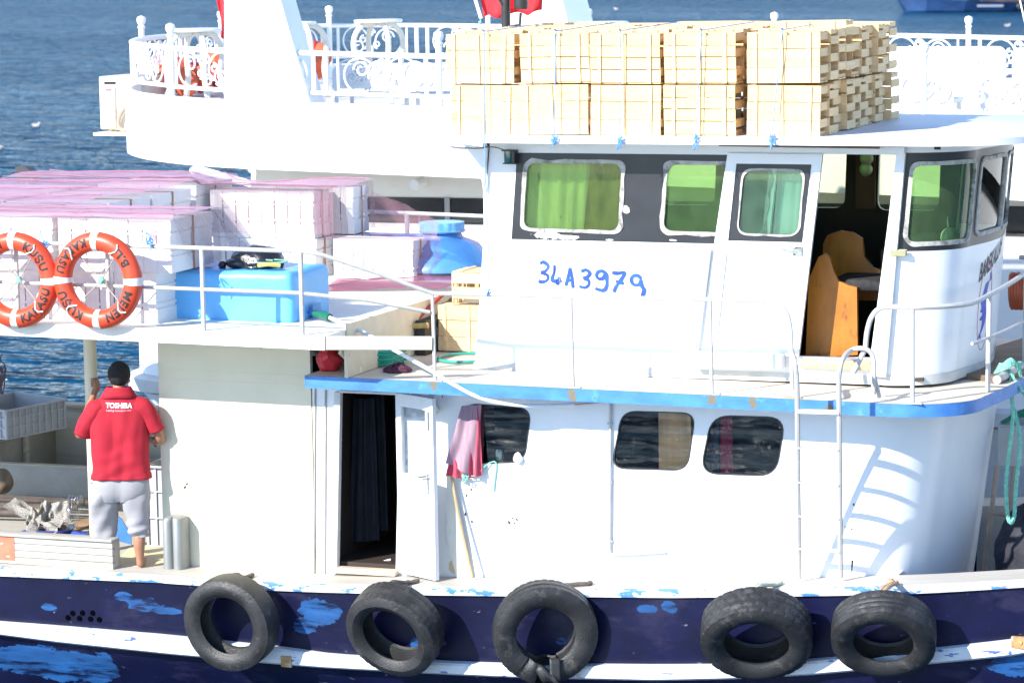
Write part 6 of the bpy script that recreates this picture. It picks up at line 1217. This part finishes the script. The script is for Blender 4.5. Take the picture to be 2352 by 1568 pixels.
# ------------------------------------------------------------------ the man, seen from behind
pr = P(300, 1303, y=-.22); man = thing('person', 'man in red polo shirt and grey cropped trousers standing with his back to us', 'person', (pr.x, -.22, deckz(pr.x) + .004))
Rx = V((cos(PSI), sin(PSI), 0)); Ry = V((-sin(PSI), cos(PSI), 0)); O_ = V(man['_o'])
SC = 256.0
def L(px, py, d=0.0):                      # picture point at depth d metres beyond the man's plane
    px += (1303 - py) * .034; k = (px - 300) / SC * (1 + d / 26); h = (1303 - py) / (SC * .985) - .0 + d * .17
    return O_ + Rx * k + Ry * d + V((0, 0, h))
def ell(c, hw, dp, n=40, sq=2.3, rot=0.0):
    o = []
    for k in range(n):
        t = 2 * pi * k / n; a_, b_ = cos(t), sin(t); x = hw * math.copysign(abs(a_) ** (2 / sq), a_); y = dp * math.copysign(abs(b_) ** (2 / sq), b_)
        o.append(c + Rx * (x * cos(rot) - y * sin(rot)) + Ry * (x * sin(rot) + y * cos(rot)))
    return o
skin = mat('skin', (.36, .17, .10), .5, var=.08, scale=9, sss=0); 
# body: one continuous skinned surface
bm = bmesh.new(); sk = bm.verts.layers.skin.verify(); V_ = {}
def J(n, p, r, par=None, flat=1.0):
    v = bm.verts.new(p); v[sk].radius = (r, r * flat); V_[n] = v
    if par: bm.edges.new((V_[par], v))
J('pelvis', L(275, 1105, .0), .09); bm.verts.ensure_lookup_table(); V_['pelvis'][sk].use_root = True
J('waist', L(275, 1050, .0), .085, 'pelvis'); J('chest', L(274, 985, .0), .09, 'waist'); J('upper', L(273, 938, .0), .07, 'chest'); J('neck', L(272, 898, .0), .058, 'upper'); J('nape', L(272, 884, .02), .058, 'neck'); J('skull', L(272, 868, .035), .092, 'nape'); J('crown', L(272, 852, .03), .082, 'skull')
J('nose', L(272, 874, .155), .016, 'skull'); J('ear', L(247, 880, .03), .02, 'skull', .6); J('ear2', L(298, 880, .03), .02, 'skull', .6)
J('shl', L(226, 936, .0), .056, 'upper'); J('arl', L(196, 972, .0), .056, 'shl'); J('ell', L(178, 1009, .08), .042, 'arl'); J('fal', L(190, 968, .26), .036, 'ell'); J('wrl', L(206, 930, .42), .027, 'fal')
J('shr', L(320, 934, .0), .056, 'upper'); J('arr', L(352, 965, .0), .056, 'shr'); J('elr', L(369, 1012, .02), .046, 'arr'); J('far', L(354, 1030, .16), .04, 'elr'); J('wrr', L(330, 1032, .30), .03, 'far'); J('pmr', L(316, 1028, .36), .034, 'wrr', .6)
J('hpl', L(243, 1125, .0), .08, 'pelvis'); J('knl', L(234, 1215, .14), .062, 'hpl'); J('cal', L(234, 1255, .15), .055, 'knl'); J('anl', L(236, 1290, .14), .038, 'cal'); J('hel', L(236, 1299, .14), .034, 'anl'); J('ftl', L(234, 1299, .26), .036, 'hel'); J('tol', L(233, 1300, .33), .022, 'ftl')
J('hpr', L(308, 1125, .0), .08, 'pelvis'); J('knr', L(318, 1210, .03), .066, 'hpr'); J('car', L(320, 1244, -.02), .060, 'knr'); J('anr', L(322, 1287, .0), .036, 'car'); J('her', L(322, 1297, -.015), .034, 'anr'); J('ftr', L(325, 1298, .11), .036, 'her'); J('tor', L(327, 1299, .18), .022, 'ftr')
J('pml', L(212, 922, .47), .032, 'wrl', .7)
PXp = P(210, 925, y=.35)
for k in range(4):                         # left fingers curled round the post
    dz_ = .028 - .021 * k; base = L(212, 922, .485) + V((0, 0, dz_)); J('a%d' % k, base, .0095, 'pml'); ctr = V((PXp.x, .35, base.z))
    pv = 'a%d' % k
    for j, ang in enumerate((-.2, .55, 1.3)):
        d0 = (base - ctr); d0.z = 0; a0 = atan2(d0.y, d0.x); n_ = 'a%d%d' % (k, j); J(n_, ctr + V((cos(a0 + ang) * .076, sin(a0 + ang) * .076, -.004 * j)), .009 - .001 * j, pv); pv = n_
J('th1', L(205, 918, .47), .011, 'wrl'); J('th2', L(200, 917, .50), .010, 'th1'); J('th3', L(197, 915, .545), .008, 'th2')
for k in range(4):
    base = L(309, 1020 + 5 * k, .38); J('b%d' % k, base, .0095, 'pmr'); J('b%d1' % k, base + Rx * -.03 + Ry * .01, .009, 'b%d' % k); J('b%d2' % k, base + Rx * -.045 + Ry * -.012, .008, 'b%d1' % k)
J('tr1', L(318, 1018, .34), .011, 'wrr'); J('tr2', L(310, 1014, .33), .009, 'tr1')
me = bpy.data.meshes.new('b'); bm.to_mesh(me); bm.free(); o = bpy.data.objects.new('b', me); COL.objects.link(o); o.modifiers.new('s', 'SKIN').use_smooth_shade = True; sb_ = o.modifiers.new('u', 'SUBSURF'); sb_.levels = 2
bpy.context.view_layer.update(); me2 = bpy.data.meshes.new_from_object(o.evaluated_get(bpy.context.evaluated_depsgraph_get())); m = MB(); m.v = [v.co.copy() for v in me2.vertices]; m.f = [tuple(p.vertices) for p in me2.polygons]; m.mi = [0] * len(m.f); bpy.data.objects.remove(o)
m.build('body', skin, man, smooth=180)
# hair cap
m = MB(); hc_ = L(272, 862, .03)
def hair(u, v):
    t = 2 * pi * u; ph = v * 1.0
    low = lerp(1.85, 1.25, sin(t)) if sin(t) > 0 else lerp(1.85, 2.6, min(1, -sin(t) * 1.5))
    a_ = ph * low; d = V((0, 0, 0)) + Rx * (cos(t) * sin(a_) * .102) + Ry * (sin(t) * sin(a_) * .115) + V((0, 0, cos(a_) * .118)); return hc_ + d + noise.noise_vector(d * 60) * .003
m.grid(36, 16, hair); m.build('hair', mat('short_black_hair', (.010, .009, .010), .75, var=.4, scale=60, bump=.8, bscale=180), man, smooth=180)
# shirt
shirt = mat('red_shirt', (.38, .008, .024), .85, var=.06, scale=5, bump=.12, bscale=90)
rings = []
tab = [(1098, 279, 68, .125), (1080, 278, 66.5, .125), (1050, 276, 65, .128), (1015, 274, 66, .128), (985, 273.5, 66, .125), (960, 273, 67, .118), (942, 273, 69, .108), (930, 273, 66, .098), (920, 273, 54, .085), (911, 273, 38, .076), (904, 272.5, 28, .07)]
fine = []
for i in range(len(tab) - 1):
    for k in range(5): fine.append([lerp(tab[i][j], tab[i + 1][j], k / 5) for j in range(4)])
fine.append(list(tab[-1]))
for py, cx, hw, dp in fine:
    c = L(cx, py, .0); r_ = ell(c, hw / SC, dp, 72, 2.6 if py > 935 else 2.2); f_ = max(0, min(1, (py - 915) / 60))
    for k, p in enumerate(r_):
        d = (p - c); d.z = 0; n_ = d.normalized(); u = d.dot(Rx) * SC; back = max(0, -n_.dot(Ry))
        fold = (.013 * sin(u * .085 - (py - 960) * .022 + 1.5 * noise.noise(V((u * .02, py * .012, 2)))) + .006 * sin(u * .2 + (py - 960) * .03 + 2 * noise.noise(V((u * .03, py * .01, 9))))) * back * f_ + .005 * sin(u * .05 + py * .16 + 2.5 * noise.noise(V((u * .02, py * .02, 1)))) * back * max(0, min(1, (py - 1000) / 40))
        fold += .016 * noise.noise(V((u * .03, py * .022, 7 + n_.dot(Ry)))) * f_
        if py > 1085: fold += .008 * sin(k * .7)
        r_[k] = p + n_ * fold
    rings.append(r_)
m = MB(); m.loft(rings, cap=False); sh = m.build('shirt', shirt, man, smooth=180, solid=.006)
def sleeve(pts, rads):
    m = MB(); c = catmull(pts, 5); n = len(c); rr_ = [interp([(k / (len(rads) - 1), r) for k, r in enumerate(rads)], i / (n - 1)) for i in range(n)]
    m.tube(c, rr_, 26, cap=False); m.v = [v + noise.noise_vector(v * 9) * .012 + noise.noise_vector(v * 24) * .004 for v in m.v]; m.build('sleeve', shirt, sh, smooth=180, solid=.005)
sleeve([L(246, 930, -.01), L(222, 938, -.01), L(203, 965, .0), L(190, 1000, .03)], [.065, .088, .083, .082])
sleeve([L(302, 928, -.01), L(325, 935, -.01), L(345, 960, .0), L(359, 992, .01)], [.065, .088, .080, .078])
m = MB(); cl_ = []
for (py, cx, hw, dp, sag) in ((888, 272, 27, .076, 0), (893, 272, 30, .08, 0), (903, 272, 36, .088, 0), (911, 272, 43, .096, .02)):
    cl_.append([p + V((0, 0, -sag * abs((p - L(cx, py)).dot(Rx)) * 4 - .02 * max(0, (p - L(cx, py)).dot(Ry)) * 6)) for p in ell(L(cx, py, .0), hw / SC, dp, 40, 2.2)])
m.loft(cl_, cap=False); m.build('collar', shirt, sh, smooth=180, solid=.006)
inkw = mat('white_print', (.78, .74, .76), .7)
def backat(u, v, lift=.006):               # point on the back of the shirt, u across (m), v up (m) from the lettering's baseline
    py = 934 - v * SC * .985; row = min(range(len(fine)), key=lambda i: abs(fine[i][0] - py)); 
    o = L(275.5, py, 0) + Rx * u; ring = rings[row]; cand = min(ring, key=lambda p: abs((p - o).dot(Rx)) + (10 if (p - L(273, py)).dot(Ry) > 0 else 0)); return o + Ry * ((cand - o).dot(Ry) - lift)
m = MB(); m.text('TOSHIBA', .062, lambda u, v: backat(u * .92, v + .004 - u * .03), bold=.0022); m.build('shirt_print', inkw, sh)
m = MB(); m.text('Leading Innovation >>>', .0235, lambda u, v: backat(u * .98, v - .026 - u * .02)); m.build('shirt_print', inkw, sh)
# trousers: seat and two legs
pants = mat('grey_trousers', (.31, .30, .315), .9, var=.06, scale=6, bump=.15, bscale=80)
m = MB(); rs = []
for py, cx, hw, dp in ((1085, 278, 62, .098), (1105, 277, 65.5, .112), (1128, 276, 68, .13), (1142, 275, 62, .105), (1149, 275, 50, .09)):
    r_ = ell(L(cx, py), hw / SC, dp, 56, 2.4)
    for k, p in enumerate(r_):
        d = p - L(cx, py); u = d.dot(Rx) * SC; b_ = -d.dot(Ry)
        if b_ > 0: r_[k] = p + Ry * (.022 * math.exp(-(u / 6) ** 2) * max(0, min(1, (py - 1095) / 40))) - Ry * (.012 * math.exp(-((abs(u) - 30) / 16) ** 2) * max(0, min(1, (py - 1090) / 40)))
    rs.append(r_)
m.loft(rs, cap=False)
for side, rows in ((0, ((1108, 244, 33, .108), (1128, 242, 36, .122), (1146, 240.5, 36, .118), (1165, 240, 34, .108), (1195, 237, 32, .10), (1225, 234, 30, .094), (1250, 233, 29, .09), (1262, 233, 28, .088))), (1, ((1108, 307, 33, .108), (1128, 308, 36, .122), (1146, 309.5, 35.5, .116), (1165, 312, 31.5, .105), (1190, 316, 27, .095), (1210, 317, 25, .09), (1218, 317.5, 24, .088), (1224, 319, 22.5, .084), (1232, 320, 19.5, .075)))):
    rs = []
    fr_ = []
    for i in range(len(rows) - 1): fr_ += [[lerp(rows[i][j], rows[i + 1][j], k / 4) for j in range(4)] for k in range(4)]
    fr_.append(list(rows[-1]))
    for py, cx, hw, dp in fr_:
        r_ = ell(L(cx, py, .01 + (.13 * max(0, min(1, (py - 1140) / 90)) if side == 0 else 0)), hw / SC, dp, 40, 2.1); c = L(cx, py, .01 + (.13 * max(0, min(1, (py - 1140) / 90)) if side == 0 else 0))
        for k, p in enumerate(r_):
            n_ = (p - c).normalized(); g = max(0, min(1, (py - 1185) / 25)) if side else .2
            r_[k] = p + n_ * (.010 * sin(py * .28 + (p - c).dot(Rx) * 20) * g + .012 * noise.noise(V(((p - c).dot(Rx) * 7, py * .035, side))) + .008 * sin((p - c).dot(Rx) * 40 + py * .08) * (1 if not side else .5))
        rs.append(r_)
    m.loft(rs, cap=False)
m.build('trousers', pants, man, smooth=180)
m = MB(); m.tube([L(369, 1018, .04) * .3 + L(345, 1031, .2) * .7 + V((0, 0, 0)) + Rx * 0 + (L(0, 0) - L(0, 0)) + V((.043 * cos(k * .6) * .6, .0, .043 * sin(k * .6))) for k in range(11)], .008, 6, closed=True); m.build('wrist_watch', mat('watch_black', (.02, .02, .02), .4), man)
for o in S.objects:
    if '_o' in o.keys(): del o['_o']
